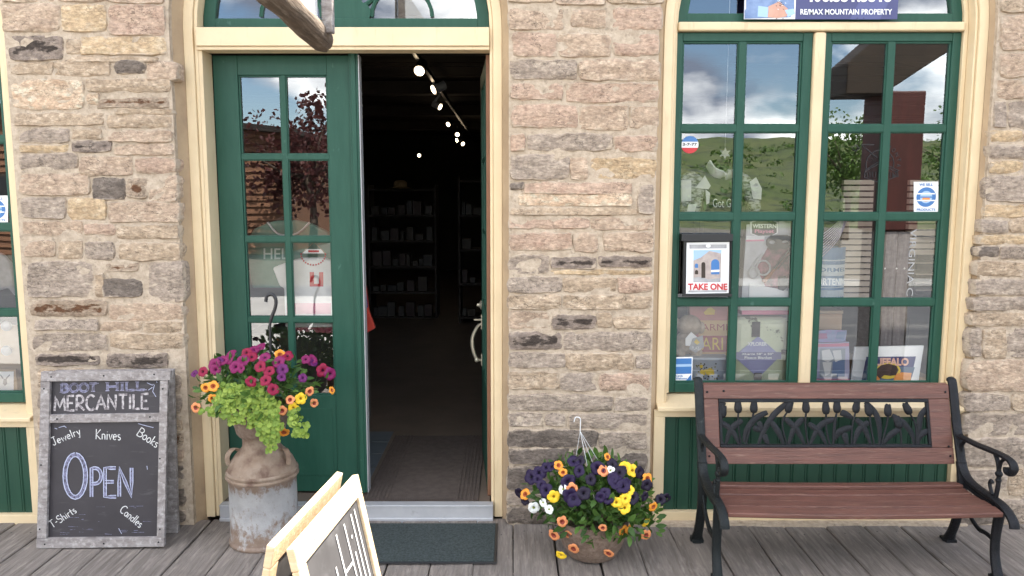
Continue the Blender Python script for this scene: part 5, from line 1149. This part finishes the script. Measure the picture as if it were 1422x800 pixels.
# --- plush dog, book, blanket
pd = thing('plush_toy', 'beige plush animal with a grey PLAY tag in the bottom left pane', 'plush toy', P(955, 495, .36)); plush = mat('beige_plush', (.50, .40, .30), (.40, .315, .235), rough=1, scale=40, bump=.8, bscale=160)
m = MB(); Y = .285
for (px, py, r, sc) in ((957, 452, .062, (1.1, .9, .95)), (953, 475, .06, (1.0, .9, 1.1)), (945, 488, .034, (.9, .9, 1.35)), (967, 490, .034, (1.0, .9, 1.2)), (939, 448, .022, (.8, .6, 1.3)), (974, 455, .024, (.8, .6, 1.4))): m.ball(P(px, py, Y), r, sc, 14, 9)
m.build('body', plush, pd, smooth=True); m = MB(); pprism(m, [(962, 470), (976, 466), (978, 482), (966, 490), (957, 485)], Y - .085, .003, 0); pp_(m, [(963.5, 475), (967, 471), (972, 475.5), (968, 479)], Y - .0865, 1); ptext(m, 'PLAY', 961, 481, 971, 485.5, Y - .0868, 2); pprism(m, [(952, 470), (960, 461), (968, 468), (961, 481), (952, 480)], Y - .081, .003, 2); m.build('tag', [M['print_grey'], M['print_yellow'], M['paper']], pd)
bk = thing('book', 'red and gold book standing behind the plush toy', 'book', P(990, 495, .3)); Y = .31
m = MB(); pprism(m, [(957, 421), (1014, 421), (1010, 497), (962, 497)], Y, .05, 0); pp_(m, [(970, 445), (1012, 445), (1011, 466), (970, 466)], Y - .001, 1); pp_(m, [(968, 466.5), (1011, 466.5), (1010, 488), (968, 488)], Y - .001, 2); pp_(m, [(966, 489), (1010, 489), (1010, 496), (966, 496)], Y - .001, 1)
pp_(m, [(977, 434), (983, 428), (988, 427), (993, 431), (992, 437), (979, 437)], Y - .001, 3); ptext(m, 'ARMI', 974, 450, 1010, 459, Y - .002, 2); ptext(m, 'ARI', 974, 469, 1004, 486, Y - .002, 3)
m.build('cover', [mat('book_red', (.50, .22, .19), (.44, .18, .16), rough=.5, scale=5), mat('book_gold', (.60, .40, .20), rough=.5), mat('book_dark_red', (.36, .085, .075), rough=.5), M['print_yellow']], bk)
bx = thing('flower_box', 'grey blue card box printed with yellow flowers', 'box', P(985, 530, .3)); Y = .205
m = MB(); pbox(m, 940, 497, 1013, 532, Y, .10, 0)
for _ in range(15):
    x, y = R.uniform(973, 990), R.uniform(508, 521); c = P(x, y, Y); disc(m, c, R.uniform(.008, .013), Y - .001 - R.uniform(0, .002), 1, 8)
for _ in range(34):
    x, y = R.uniform(966, 997), R.uniform(504, 527); pp_(m, [(x, y), (x + 1.5, y - 1), (x + 2.5, y + .6), (x + 1, y + 1.6)], Y - .0008, R.choice((2, 3)))
m.build('box', [mat('box_blue_grey', (.34, .38, .44), (.40, .43, .48), rough=.6, scale=8), M['print_yellow'], M['print_black'], mat('print_olive', (.20, .17, .03), rough=.5)], bx)
fb = thing('fleece_blanket', 'pale green packed fleece blanket with a violet diamond label reading XPLORER', 'blanket', P(1055, 530, .32)); Y = .212
mp_ = mat('map_fleece', (.58, .62, .42), (.66, .68, .52), rough=.95, scale=6, c3=(.20, .20, .14), s3=10, t3=(.60, .64), bump=.3, bscale=60)
m = MB(); pbox(m, 1019, 442, 1097, 534, Y, .12); m.build('blanket', mp_, fb, bevel=.03)
m = MB(); pprism(m, [(1053, 467), (1084, 494), (1053, 525), (1019, 495)], Y - .006, .003, 0); pp_(m, [(1019, 489), (1085, 489), (1085, 499), (1019, 499)], Y - .0068, 1)
ptext(m, 'XPLORER', 1038, 475, 1065, 480.5, Y - .0075, 2, bold=.03); ptext(m, 'XLarge 58" x 50"', 1030, 490, 1074, 494, Y - .0078, 2, bold=.02); ptext(m, 'Fleece Blanket', 1034, 495, 1072, 498.5, Y - .0078, 2, bold=.02)
m.build('label', [mat('label_violet', (.30, .30, .50), (.37, .37, .56), rough=.5, scale=10, bump=.5, bscale=30), mat('label_dark_violet', (.16, .15, .27), rough=.5), M['paper']], fb)
m = MB(); pbox(m, 1044, 447, 1056, 468, Y - .008, .004); pbox(m, 1047, 518, 1058, 530, Y - .008, .004); pbox(m, 1085, 486, 1098, 492, Y - .008, .004); m.build('strap', M['darkwood'], fb)
ps = thing('paper_stack', 'pink and white paper lying above the fleece blanket', 'paper', P(1060, 436, .4)); m = MB(); pbox(m, 1028, 426, 1098, 431, .25, .2, 0); pbox(m, 1030, 431.2, 1097, 437, .255, .2, 1); m.build('sheet', [M['paper'], M['print_pink']], ps)
m = MB(); pbox(m, 1020, 437.5, 1100, 446, .34, .3, 0); struct(m.build('display_riser', M['white']))
# --- right sash: slatted crates, planks, tin, boxes
slatm = mat('pale_slat', (.56, .47, .38), (.46, .38, .30), rough=.7, scale=9)
for (x0, x1, y0, y1, lab) in ((1172, 1214, 250, 416, 'tall stack of pale wooden slats standing left of the planks'), (1264, 1306, 250, 356, 'pale wooden slats standing behind the white square sticker')):
    t = thing('slat_stack', lab, 'slats', P((x0 + x1) / 2, y1, .5)); n = int((y1 - y0) / 8.3)
    for i in range(n):
        m = MB(); ya = y0 + (y1 - y0) * i / n; sl_ = (ya - y0) * -.045; pbox(m, x0 + sl_, ya, x1 + sl_, ya + (y1 - y0) / n * .74, .33, .03); m.build('slat', slatm, t)
    m = MB(); pbox(m, x0 + 1, y0 + 2, x0 + 4, y1, .361, .03); pbox(m, x1 - 8, y0 + 2, x1 - 5, y1, .361, .03); m.build('batten', M['darkwood'], t)
bw = thing('barn_planks', 'two grey weathered planks standing upright in the window', 'planks', P(1243, 480, .45))
for (x0, x1) in ((1226, 1242), (1242.6, 1259)):
    m = MB(); a, b = P(x0, 415, .28), P(x1, 415, .28); m.box(a.x, b.x, .28, .305, .687, 1.52); m.build('plank', mat('barn_grey', (.20, .185, .19), (.13, .12, .125), rough=.9, scale=10, stretch=(6, 6, .7), bump=.6, bscale=30), bw, bevel=.003)
m = MB()
for px in (1229, 1245, 1256): m.ball(P(px, 373, .277), .005, (1, .5, 1), 8, 5)
m.build('bolt', M['white'], bw)
tn = thing('shortening_tin', 'large blue and white lard tin with HORMEL SHORTENING label', 'tin', P(1140, 412, .42)); TY = .345; c = P(1143, 412, TY); rt = P(1169, 380, TY).x - P(1143, 380, TY).x; z0 = c.z; z1 = P(1143, 344, TY - rt).z
tin_b = mat('tin_blue', (.075, .19, .34), (.10, .23, .39), rough=.35, scale=8, spec=.6); tin_w = mat('tin_white', (.56, .64, .68), (.48, .57, .62), rough=.35, scale=8)
MB().lathe([(0, z0), (rt, z0), (rt * 1.01, z0 + .006), (rt, z0 + .012), (rt, z1 - .012), (rt * 1.01, z1 - .006), (rt, z1), (rt * .96, z1), (rt * .96, z1 - .008), (0, z1 - .008)], (c.x, TY, 0), 40).build('tin', tin_b, tn, smooth=40)
def tinw(m, u0, u1, v0, v1, k, rr=1.004):
    vs = []; n = 16
    for i in range(n + 1):
        a = -math.pi / 2 + (u0 + (u1 - u0) * i / n); vs += [(c.x + rt * rr * math.cos(a), TY + rt * rr * math.sin(a), z0 + (z1 - z0) * v0), (c.x + rt * rr * math.cos(a), TY + rt * rr * math.sin(a), z0 + (z1 - z0) * v1)]
    m.add(vs, [(2 * i, 2 * i + 1, 2 * i + 3, 2 * i + 2) for i in range(n)], k)
def tintext(m, s, u0, u1, v0, v1, k, rr=1.012, bold=.02):
    vs, fs = text_vf(s, bold); m.add([(c.x + rt * rr * math.sin(u0 + (u1 - u0) * u), TY - rt * rr * math.cos(u0 + (u1 - u0) * u), z0 + (z1 - z0) * (v0 + (v1 - v0) * v)) for u, v in vs], fs, k)
m = MB(); tinw(m, -1.3, 1.25, .45, .67, 1); tinw(m, -1.5, 1.5, .74, .765, 1); tinw(m, -1.5, 1.5, .02, .17, 1); tinw(m, -1.5, 1.5, .215, .23, 1)
tintext(m, 'HORMEL', -1.05, .95, .53, .61, 0); tintext(m, 'SHORTENING', -1.2, 1.15, .27, .41, 1); tintext(m, 'PURE', -.4, .3, .08, .12, 0) if False else None
m.build('label', [tin_b, tin_w], tn)
tt = thing('beaded_strings', 'pale tinsel strands hanging above the blue tin', 'tinsel', P(1150, 310, .4)); m = MB()
for k in range(9): m.tube(smooth_path([P(1172 + k * .6, 300 + k * .5, .23), P(1155 + k * 1.0, 316 + k * 2.2, .22), P(1136 + k * .4, 330 + k * 3.6, .23)], 4), .0022, 5)
m.build('strand', mat('tinsel', (.62, .58, .66), (.42, .36, .50), rough=.3, scale=60), tt)
cbx = thing('cardboard_box', 'plain brown cardboard box on the white riser below the tin', 'box', P(1150, 460, .45)); m = MB(); pbox(m, 1128, 436, 1170, 458, .27, .2); m.build('box', mat('cardboard', (.42, .28, .17), (.38, .25, .15), rough=.8, scale=5), cbx, bevel=.003); m = MB(); pbox(m, 1126, 431.5, 1171.5, 435.8, .26, .22); m.build('lid', M['tanwood'], cbx, bevel=.003)
toy = thing('doll_pack', 'lilac and blue carded toy pack with white figures at the window foot', 'toy pack', P(1155, 530, .3)); Y = .205
m = MB(); pprism(m, [(1134, 477), (1179, 475), (1180, 531), (1132, 531)], Y, .05, 0); pprism(m, [(1134, 460), (1150, 458), (1176, 459), (1174, 474.5), (1134, 476)], Y, .008, 1)
pp_(m, [(1139, 484), (1174, 484), (1173, 524), (1138, 524)], Y - .001, 2); pp_(m, [(1134, 478), (1179, 476.5), (1179, 481), (1134, 482)], Y - .001, 3); pp_(m, [(1133, 526), (1180, 526), (1180, 530), (1133, 530)], Y - .001, 3)
pp_(m, [(1157, 502), (1173, 500), (1173, 523), (1155, 523)], Y - .0016, 5)
for pts in ([(1141, 487), (1152, 485), (1158, 498), (1150, 503), (1142, 500)], [(1156, 487), (1168, 486), (1169, 499), (1160, 503)], [(1142, 503), (1155, 503), (1153, 519), (1146, 522)], [(1154, 519), (1162, 519), (1162, 523), (1154, 523)]): pp_(m, pts, Y - .0022, 4)
pp_(m, [(1136, 463), (1148, 463), (1149, 470), (1136, 471)], Y - .0012, 6); pp_(m, [(1163, 461), (1175, 460), (1172, 472), (1160, 470)], Y - .0012, 5)
m.build('pack', [mat('pack_lilac', (.44, .42, .58), (.52, .50, .64), rough=.35, scale=10), mat('pack_purple', (.30, .22, .44), (.24, .32, .50), rough=.35, scale=25), mat('pack_window', (.35, .38, .42), rough=.3), M['print_pink'], M['white'], mat('pack_blue', (.16, .24, .40), rough=.35), mat('pack_plum', (.36, .12, .26), rough=.4)], toy)
pr = thing('buffalo_print', 'white mounted print reading BUFFALO, propped at the foot of the window', 'print', P(1235, 530, .3)); Y = .21
m = MB(); pprism(m, [(1187, 482), (1283, 480), (1275, 532), (1181, 532)], Y, .012, 0); pp_(m, [(1203, 495.5), (1272, 495), (1264, 531), (1196, 531)], Y - .001, 1); pp_(m, [(1203, 508), (1270.5, 510), (1264, 531), (1196, 531)], Y - .0014, 5)
ptext(m, 'BUFFALO', 1209, 497, 1262, 508, Y - .003, 2, bold=.045); c2 = P(1233, 515, Y); disc(m, c2, .068, Y - .002, 3, 28, ry=.045); pp_(m, [(1243, 520), (1252, 517), (1266, 518), (1264, 531), (1240, 531)], Y - .0026, 4); pp_(m, [(1212, 520), (1219, 516), (1222, 528), (1200, 531)], Y - .0026, 4)
pp_(m, [(1217, 513), (1224, 507), (1234, 505), (1245, 508), (1248, 514), (1244, 521), (1236, 522), (1228, 521), (1222, 526), (1217, 521)], Y - .0032, 6)
m.build('print', [M['paper'], M['print_navy'], mat('print_salmon', (.70, .42, .32), rough=.5), M['print_yellow'], M['print_orange'], mat('print_sea', (.10, .15, .22), rough=.5), mat('print_brown', (.06, .035, .03), (.03, .02, .02), rough=.5, scale=30)], pr)
sf = thing('wall_shelf', 'open shelf rack seen through the pane above the bench arm', 'shelf', P(1285, 412, .9))
for yy in (336, 350, 364, 380, 392, 402): m = MB(); pbox(m, 1272, yy, 1306, yy + 2, .40, .25); m.build('shelf_board', slatm, sf)
m = MB(); pbox(m, 1268, 328, 1271, 416, .40, .25); pbox(m, 1306, 328, 1309, 416, .40, .25); m.build('upright', M['darkwood'], sf)
# --- shirts behind the glass of the closed door
gs = thing('green_shirt', 'green and white jersey on a hanger behind the closed door', 'shirt', P(400, 400, .40)); Y = .40
m = MB(); pprism(m, [(352, 318), (372, 309), (387, 306), (413, 306), (430, 310), (455, 322), (470, 355), (452, 364), (446, 400), (350, 400), (344, 362), (330, 354)], Y, .05); m.build('body', mat('green_cloth', (.09, .20, .15), (.13, .26, .20), rough=.9, scale=9), gs, bevel=.01)
m = MB(); m.tube(smooth_path([P(372, 309, Y - .005), P(385, 324, Y - .012), P(400, 327, Y - .014), P(415, 323, Y - .012), P(430, 309, Y - .005)], 5), .013, 8, flat=(.4, 1)); m.build('neckband', cloth_w, gs, smooth=50)
m = MB(); ptext(m, 'HEL', 366, 345, 400, 360, Y - .002, 0, bold=.01); m.build('print', mat('pale_print', (.45, .55, .50), rough=.9), gs)
m = MB(); m.tube(smooth_path([P(376, 312, Y + .02), P(400, 300, Y + .02), P(424, 312, Y + .02)], 5), .007, 6); m.tube(smooth_path([P(400, 300, Y + .02), P(402, 288, Y + .02), P(410, 284, Y + .02), P(408, 277, Y + .02), P(402, 279, Y + .02)], 5), .004, 6); m.build('hanger', M['black'], gs, smooth=50)
ws = thing('white_shirt', 'white T-shirt with red print and a bead necklace behind the closed door', 'shirt', P(430, 470, .33)); Y = .33
m = MB(); pprism(m, [(378, 372), (398, 364), (418, 358), (448, 358), (470, 366), (474, 410), (474, 455), (396, 455), (394, 400), (388, 398)], Y, .05); m.build('body', cloth_w, ws, bevel=.01)
m = MB(); pp_(m, [(430, 378), (436, 378), (436, 394), (443, 394), (443, 378), (449, 378), (449, 398), (430, 398)], Y - .001, 0); pp_(m, [(398, 421), (460, 421), (460, 436), (398, 436)], Y - .001, 1); m.build('print', [M['print_red'], M['print_pink']], ws)
m = MB(); pprism(m, [(424, 346), (446, 346), (450, 352), (420, 352)], Y - .004, .003); pp_(m, [(428, 347.5), (443, 347.5), (443, 350.5), (428, 350.5)], Y - .0065, 1); m.build('neck_label', [M['paper'], M['print_red']], ws)
m = MB()
for k in range(15): a = math.pi * (k / 14); m.ball(P(435 - 17 * math.cos(a), 353 + 15 * math.sin(a), Y - .008), .0052, n=6, k=4)
m.build('bead', M['print_red'], ws); m = MB(); m.tube([P(419, 352, Y - .004), P(436, 336, Y - .004), P(452, 352, Y - .004)], .002, 5); m.build('neck_cord', M['tanwood'], ws)
sk = thing('rack', 'dark clothes rack low behind the closed door', 'rack', P(430, 560, .5)); m = MB(); pbox(m, 345, 462, 500, 600, .50, .3); m.build('rack_body', M['dark'], sk, bevel=.02); m = MB(); 
for k in range(26): m.ball(P(403 + k * 2.4, 457 + R.uniform(-4, 3), .49), R.uniform(.012, .022), (1, 1, .8), 7, 5)
m.build('flower_garland', mat('garland_pink', (.42, .05, .10), (.6, .3, .35), rough=.8, scale=40), sk)
# --- left window contents
fp = thing('framed_print', 'small framed white deer print at the foot of the cut off window', 'framed print', P(5, 542, .3)); Y = .205
m = MB(); pbox(m, -14, 513, 22, 546, Y, .012, 0); pp_(m, [(-12, 516), (19, 516), (19, 542), (-12, 542)], Y - .001, 1)
for pts in ([(5, 526), (9, 526), (10, 533), (7, 536), (4, 533)], [(4, 527), (0, 521), (1, 520), (5, 525)], [(9, 527), (14, 521), (13, 520), (8, 525)]): pp_(m, pts, Y - .002, 2)
m.build('picture', [M['tanwood'], M['paper'], M['print_grey']], fp)
tb = thing('display_board', 'tan wooden board with two round dark knobs in the cut off window', 'board', P(-5, 512, .5)); m = MB(); pbox(m, -120, 452, 40, 516, .28, .03); m.build('board', M['tanwood'], tb)
m = MB()
for (x, y) in ((9, 453), (9, 487)): m.ball(P(x, y, .26), .028, (1, .7, 1), 12, 8)
m.build('knob', M['print_grey'], tb, smooth=True)
dc = thing('draped_cloth', 'grey and pink cloth hanging in the cut off window', 'cloth', P(0, 440, .5)); m = MB(); pprism(m, [(-60, 340), (2, 352), (14, 366), (20, 412), (10, 400), (-60, 420)], .24, .03); m.build('cloth', mat('grey_cloth', (.30, .29, .30), (.20, .19, .20), rough=.9, scale=12), dc, bevel=.01)

# ================================================================ inside the shop
tk = thing('track_light', 'row of small lit spotlights on a ceiling track inside the shop', 'track light', (-.76, 6, 2.84))
m = MB(); m.box(-.775, -.745, 1.6, 12.5, 2.80, 2.84); m.build('track', M['black'], tk)
for i, (px, py, y, ang) in enumerate(((582, 99, 2.6, (-.15, -.9, -.6)), (601, 125, 3.9, (-.9, -.45, -.45)), (612, 149, 4.7, (.8, -.3, -.4)), (622, 173, 7.3, (-.5, -.7, -.4)), (635, 187, 8.6, (-.1, -.9, -.3)), (634, 195, 8.9, (-.7, -.6, -.3)), (643, 200, 9.6, (.5, -.8, -.3)), (582, 216, 11.5, (0, -1, -.2)))):
    d = Vector(ang).normalized(); c = P(px, py, y); 
    q = .8 if i < 2 else .6; m = MB(); m.tube([c - d * .17 * q, c - d * .01], [.055 * q, .062 * q], 14); m.tube([c - d * .1, Vector((c.x, y, 2.80))], .012, 6); h = m.build('lamp_head', M['print_grey'] if i in (1, 2) else M['black'], tk, smooth=40)
    m = MB(); e1 = d.orthogonal().normalized(); e2 = d.cross(e1); m.add([c - d * .004 + e1 * ((.052 * q) * math.cos(w)) + e2 * ((.052 * q) * math.sin(w)) for w in [k * math.pi / 8 for k in range(16)]], [tuple(range(16))]); m.build('bulb', M['lamp'], h)
sp = bpy.data.lights.new('shop_lamp', 'POINT'); so = bpy.data.objects.new('shop_lamp', sp); COL.objects.link(so); so.location = (-.9, 5.5, 2.45); sp.energy = .2; sp.color = (1, .75, .5); sp.shadow_soft_size = .1
sp2 = bpy.data.lights.new('shop_lamp', 'POINT'); so2 = bpy.data.objects.new('shop_lamp', sp2); COL.objects.link(so2); so2.location = (-.8, 9.0, 2.4); sp2.energy = .2; sp2.color = (1, .75, .5); sp2.shadow_soft_size = .1
rg = thing('hanging_garment', 'red and blue garment hanging just inside the closed door leaf', 'garment', P(508, 455, .6)); Y = .55
m = MB(); pprism(m, [(494, 393), (508, 398), (512, 432), (521, 456), (503, 466), (490, 463)], Y, .03, 0); m.build('cloth', mat('red_cloth', (.42, .045, .025), (.33, .03, .02), rough=.9, scale=5), rg, bevel=.006); m = MB(); pprism(m, [(492, 394), (508, 399), (511, 426), (504, 438), (492, 440)], Y - .003, .002); m.build('blue_panel', mat('blue_cloth', (.06, .04, .14), rough=.9), rg)
ht = thing('straw_hat', 'straw hat on a shelf deep inside the shop', 'hat', P(556, 262, 6.4)); c = P(556, 262, 6.4); MB().lathe([(.0, .11), (.06, .105), (.085, .08), (.09, .02), (.17, .0), (.175, .004), (.09, -.004), (0, -.004)], c, 24).build('hat', mat('straw', (.20, .145, .07), (.15, .10, .05), rough=.9, scale=40), ht, smooth=50)
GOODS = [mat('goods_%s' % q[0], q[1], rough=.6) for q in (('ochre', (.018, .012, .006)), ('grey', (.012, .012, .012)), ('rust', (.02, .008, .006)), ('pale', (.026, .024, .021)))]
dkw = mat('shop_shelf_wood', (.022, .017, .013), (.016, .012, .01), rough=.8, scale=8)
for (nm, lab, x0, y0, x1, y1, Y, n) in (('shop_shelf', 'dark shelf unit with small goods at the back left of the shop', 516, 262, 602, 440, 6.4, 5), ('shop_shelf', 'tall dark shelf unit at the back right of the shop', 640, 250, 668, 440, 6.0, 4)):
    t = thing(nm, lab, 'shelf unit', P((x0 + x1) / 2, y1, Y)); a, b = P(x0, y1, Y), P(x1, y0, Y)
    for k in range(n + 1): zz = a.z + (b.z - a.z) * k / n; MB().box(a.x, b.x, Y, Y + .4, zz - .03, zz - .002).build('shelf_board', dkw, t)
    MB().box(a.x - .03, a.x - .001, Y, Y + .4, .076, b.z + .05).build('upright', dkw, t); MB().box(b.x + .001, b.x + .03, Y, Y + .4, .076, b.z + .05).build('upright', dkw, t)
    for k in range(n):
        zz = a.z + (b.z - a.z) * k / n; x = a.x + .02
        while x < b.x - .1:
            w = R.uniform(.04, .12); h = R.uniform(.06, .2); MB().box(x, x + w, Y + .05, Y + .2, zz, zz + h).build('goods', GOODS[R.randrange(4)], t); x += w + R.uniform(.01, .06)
fl = thing('floor_tiles', 'blue grey tiles on the shop floor left of the brown mat', 'floor tiles', (-.9, .8, .076)); 
for i in range(4):
    m = MB(); m.box(-1.05, -.825, .42 + i * .24, .42 + i * .24 + .225, .0755, .079); m.build('tile', mat('tile_blue', (.10, .12, .135), (.08, .10, .115), rough=.4, scale=8) if i == 0 else bpy.data.materials['tile_blue'], fl)
# ================================================================ across the street (seen in the glass)
# hillside
m = MB(); nx, ny = 90, 26; vs = []
for j in range(ny + 1):
    for i in range(nx + 1):
        x = -170 + 340 * i / nx; y = -34 - 150 * j / ny; t = j / ny
        h = 13.5 * (t * t * (3 - 2 * t)) * (1 + .16 * noise.noise((x * .02, 1, 3))) + 2.0 * noise.fractal((x * .06, y * .06, 0), 1, 2, 5) * min(1, t * 4) - .5
        vs.append((x, y, h))
m.add(vs, [(j * (nx + 1) + i, j * (nx + 1) + i + 1, (j + 1) * (nx + 1) + i + 1, (j + 1) * (nx + 1) + i) for j in range(ny) for i in range(nx)])
hillm = mat('hillside_scrub', (.06, .09, .022), (.10, .115, .038), rough=.95, scale=.12, c3=(.035, .05, .022), s3=.5, t3=(.5, .62), bump=1, bscale=1.2)
struct(m.build('hill', hillm, smooth=True))
def hz(x, y):
    t = (-34 - y) / 150
    return 13.5 * (t * t * (3 - 2 * t)) * (1 + .16 * noise.noise((x * .02, 1, 3))) - .5
m = MB()
for _ in range(420):
    x, y = R.uniform(10, 110), -R.uniform(38, 165); z = hz(x, y); s = R.uniform(.5, 1.6)
    for _ in range(40):
        v = rv(); leaf(m, (x + v.x * s * 1.2, y + v.y * s, z + abs(v.z) * s * .8), rv(), s * .34, s * .14)
o = m.build('scrub', M['tree_leaf'], rnd=6); o['kind'] = 'stuff'
m = MB(); m.quad((-8.5, -5.0, -.31), (-.6, -5.0, -.31), (-.6, -11, -.31), (-8.5, -11, -.31)); struct(m.build('added_pale_ground', mat('pale_ground', (.50, .48, .45), (.42, .40, .38), rough=.9, scale=2)))  # pale patch added on the street so the door glass reflects brighter
m = MB(); m.quad((-60, -4.2, -.315), (60, -4.2, -.315), (60, -13, -.315), (-60, -13, -.315)); struct(m.build('street', mat('street_asphalt', (.10, .10, .105), (.075, .075, .08), rough=.9, scale=2, c3=(.16, .155, .15), s3=1.2, t3=(.55, .7), stretch3=(.3, 2, 1))))
m = MB(); m.quad((1.5, -13.1, -.312), (60, -13.1, -.312), (60, -14.6, -.312), (1.5, -14.6, -.312)); struct(m.build('path', mat('white_gravel', (.34, .33, .31), (.28, .27, .25), rough=.9, scale=2)))
def tree(label, x, y, h, cr, lm, key, n, squash=1.0):
    t = thing('tree', label, 'tree', (x, y, -.3), 0, 'trees across the street'); m = MB(); top = Vector((x, y, h * .6))
    m.tube(smooth_path([(x, y, -.3), (x + .1, y, h * .25), (x - .05, y + .1, h * .5), top], 4), [.16, .15, .14, .13, .12, .11, .1, .09, .08, .07, .06, .05, .04], 8)
    for _ in range(9):
        v = rv().normalized(); v.z = abs(v.z) * .6; m.tube([Vector((x, y, h * R.uniform(.28, .5))), Vector((x + v.x * cr * .5, y + v.y * cr * .5, h * .5 + v.z * cr * .6)), Vector((x + v.x * cr * .95, y + v.y * cr * .95, h * .58 + v.z * cr))], [.06, .04, .015], 6)
    m.build('trunk', M['bark'], t, smooth=True); m = MB(); cl = [(rv() * .8, R.uniform(.25, .5)) for _ in range(26)]
    for _ in range(n):
        c, s = R.choice(cl); v = c + rv() * s; p = Vector((x + v.x * cr, y + v.y * cr, h * .62 + v.z * cr * squash)); leaf(m, p, rv(), R.uniform(.12, .2), R.uniform(.04, .07), rv())
    o = m.build('crown', lm, t, rnd=6); o['kind'] = 'stuff'
tree('plum leaved tree across the street beside the brown timber building', -6.3, -20, 4.6, 2.0, M['plum_leaf'], 0, 2600)
tree('pale green loose tree across the street, left of the reddish post', 14.6, -30, 5.2, 2.2, M['tree_leaf'], 0, 2200)
tree('low bushy green tree across the street, right of the reddish post', 20.5, -31, 5.6, 2.4, M['tree_leaf'], 0, 2200)
# brown timber building opposite
lb = thing('timber_building', 'brown timber clad building with dark sloping roof across the street', 'building', (-13, -24, -.3))
sid = mat('brown_siding', (.20, .095, .05), (.14, .065, .035), rough=.8, scale=3, stretch=(.4, 4, 4))
m = MB(); m.box(-19.5, -7.75, -30, -22.12, -.3, 3.6); m.build('wall_core', sid, lb)
m = MB()
for k in range(17): z = -.3 + k * .23; m.hexa([(-19.5, -22.0, z), (-7.7, -22.0, z), (-7.7, -22.119, z), (-19.5, -22.119, z), (-19.5, -22.07, z + .215), (-7.7, -22.07, z + .215), (-7.7, -22.119, z + .215), (-19.5, -22.119, z + .215)])
o = m.build('siding', sid, lb); o['kind'] = 'stuff'
m = MB(); m.prism([(-20.2, -21.6, 4.95), (-7.2, -21.6, 3.9), (-7.2, -21.6, 3.72), (-20.2, -21.6, 4.77)], (0, -9, 0)); m.build('roof', M['dark'], lb)
m = MB(); m.prism([(-19.5, -22.0, 3.6), (-7.75, -22.0, 3.6), (-7.75, -22.0, 3.74), (-19.5, -22.0, 4.70)], (0, -.1, 0)); m.build('gable', sid, lb)
for xx in (-17, -13.5, -9.6):
    m = MB(); m.box(xx - .5, xx + .5, -22.0, -21.95, 1.0, 2.4); f = m.build('window_frame', M['darkwood'], lb); m = MB(); m.box(xx - .42, xx + .42, -21.949, -21.945, 1.08, 2.32); m.build('pane', M['print_black'], f)
# street-side posts
maroon = mat('maroon_timber', (.115, .035, .032), (.075, .024, .022), rough=.6, scale=5, stretch=(5, 5, .6))
po = thing('timber_post', 'maroon timber post with dark slanting brace at the boardwalk edge, seen in the right panes', 'post', (2.97, -1.95, 0))
MB().box(2.80, 3.14, -2.1, -1.8, 1.44, 2.5).build('post', maroon, po, bevel=.01); MB().box(2.83, 3.11, -2.08, -1.82, .0, 1.44).build('post_foot', M['oldwood'], po, bevel=.01)
m = MB(); m.prism([(2.52, -2.12, 2.47), (2.80, -2.12, 2.47), (3.30, -2.12, 2.80), (3.30, -2.12, 3.0), (2.86, -2.12, 3.0), (2.52, -2.12, 2.70)], (0, .34, 0)); m.build('brace', M['darkwood'], po, bevel=.01)
po = thing('timber_post', 'grey timber post carrying the street end of the log', 'post', (-.69, -3.3, -.3))
MB().box(-.79, -.60, -3.40, -3.22, -.3, 2.29).build('post', M['oldwood'], po, bevel=.01)
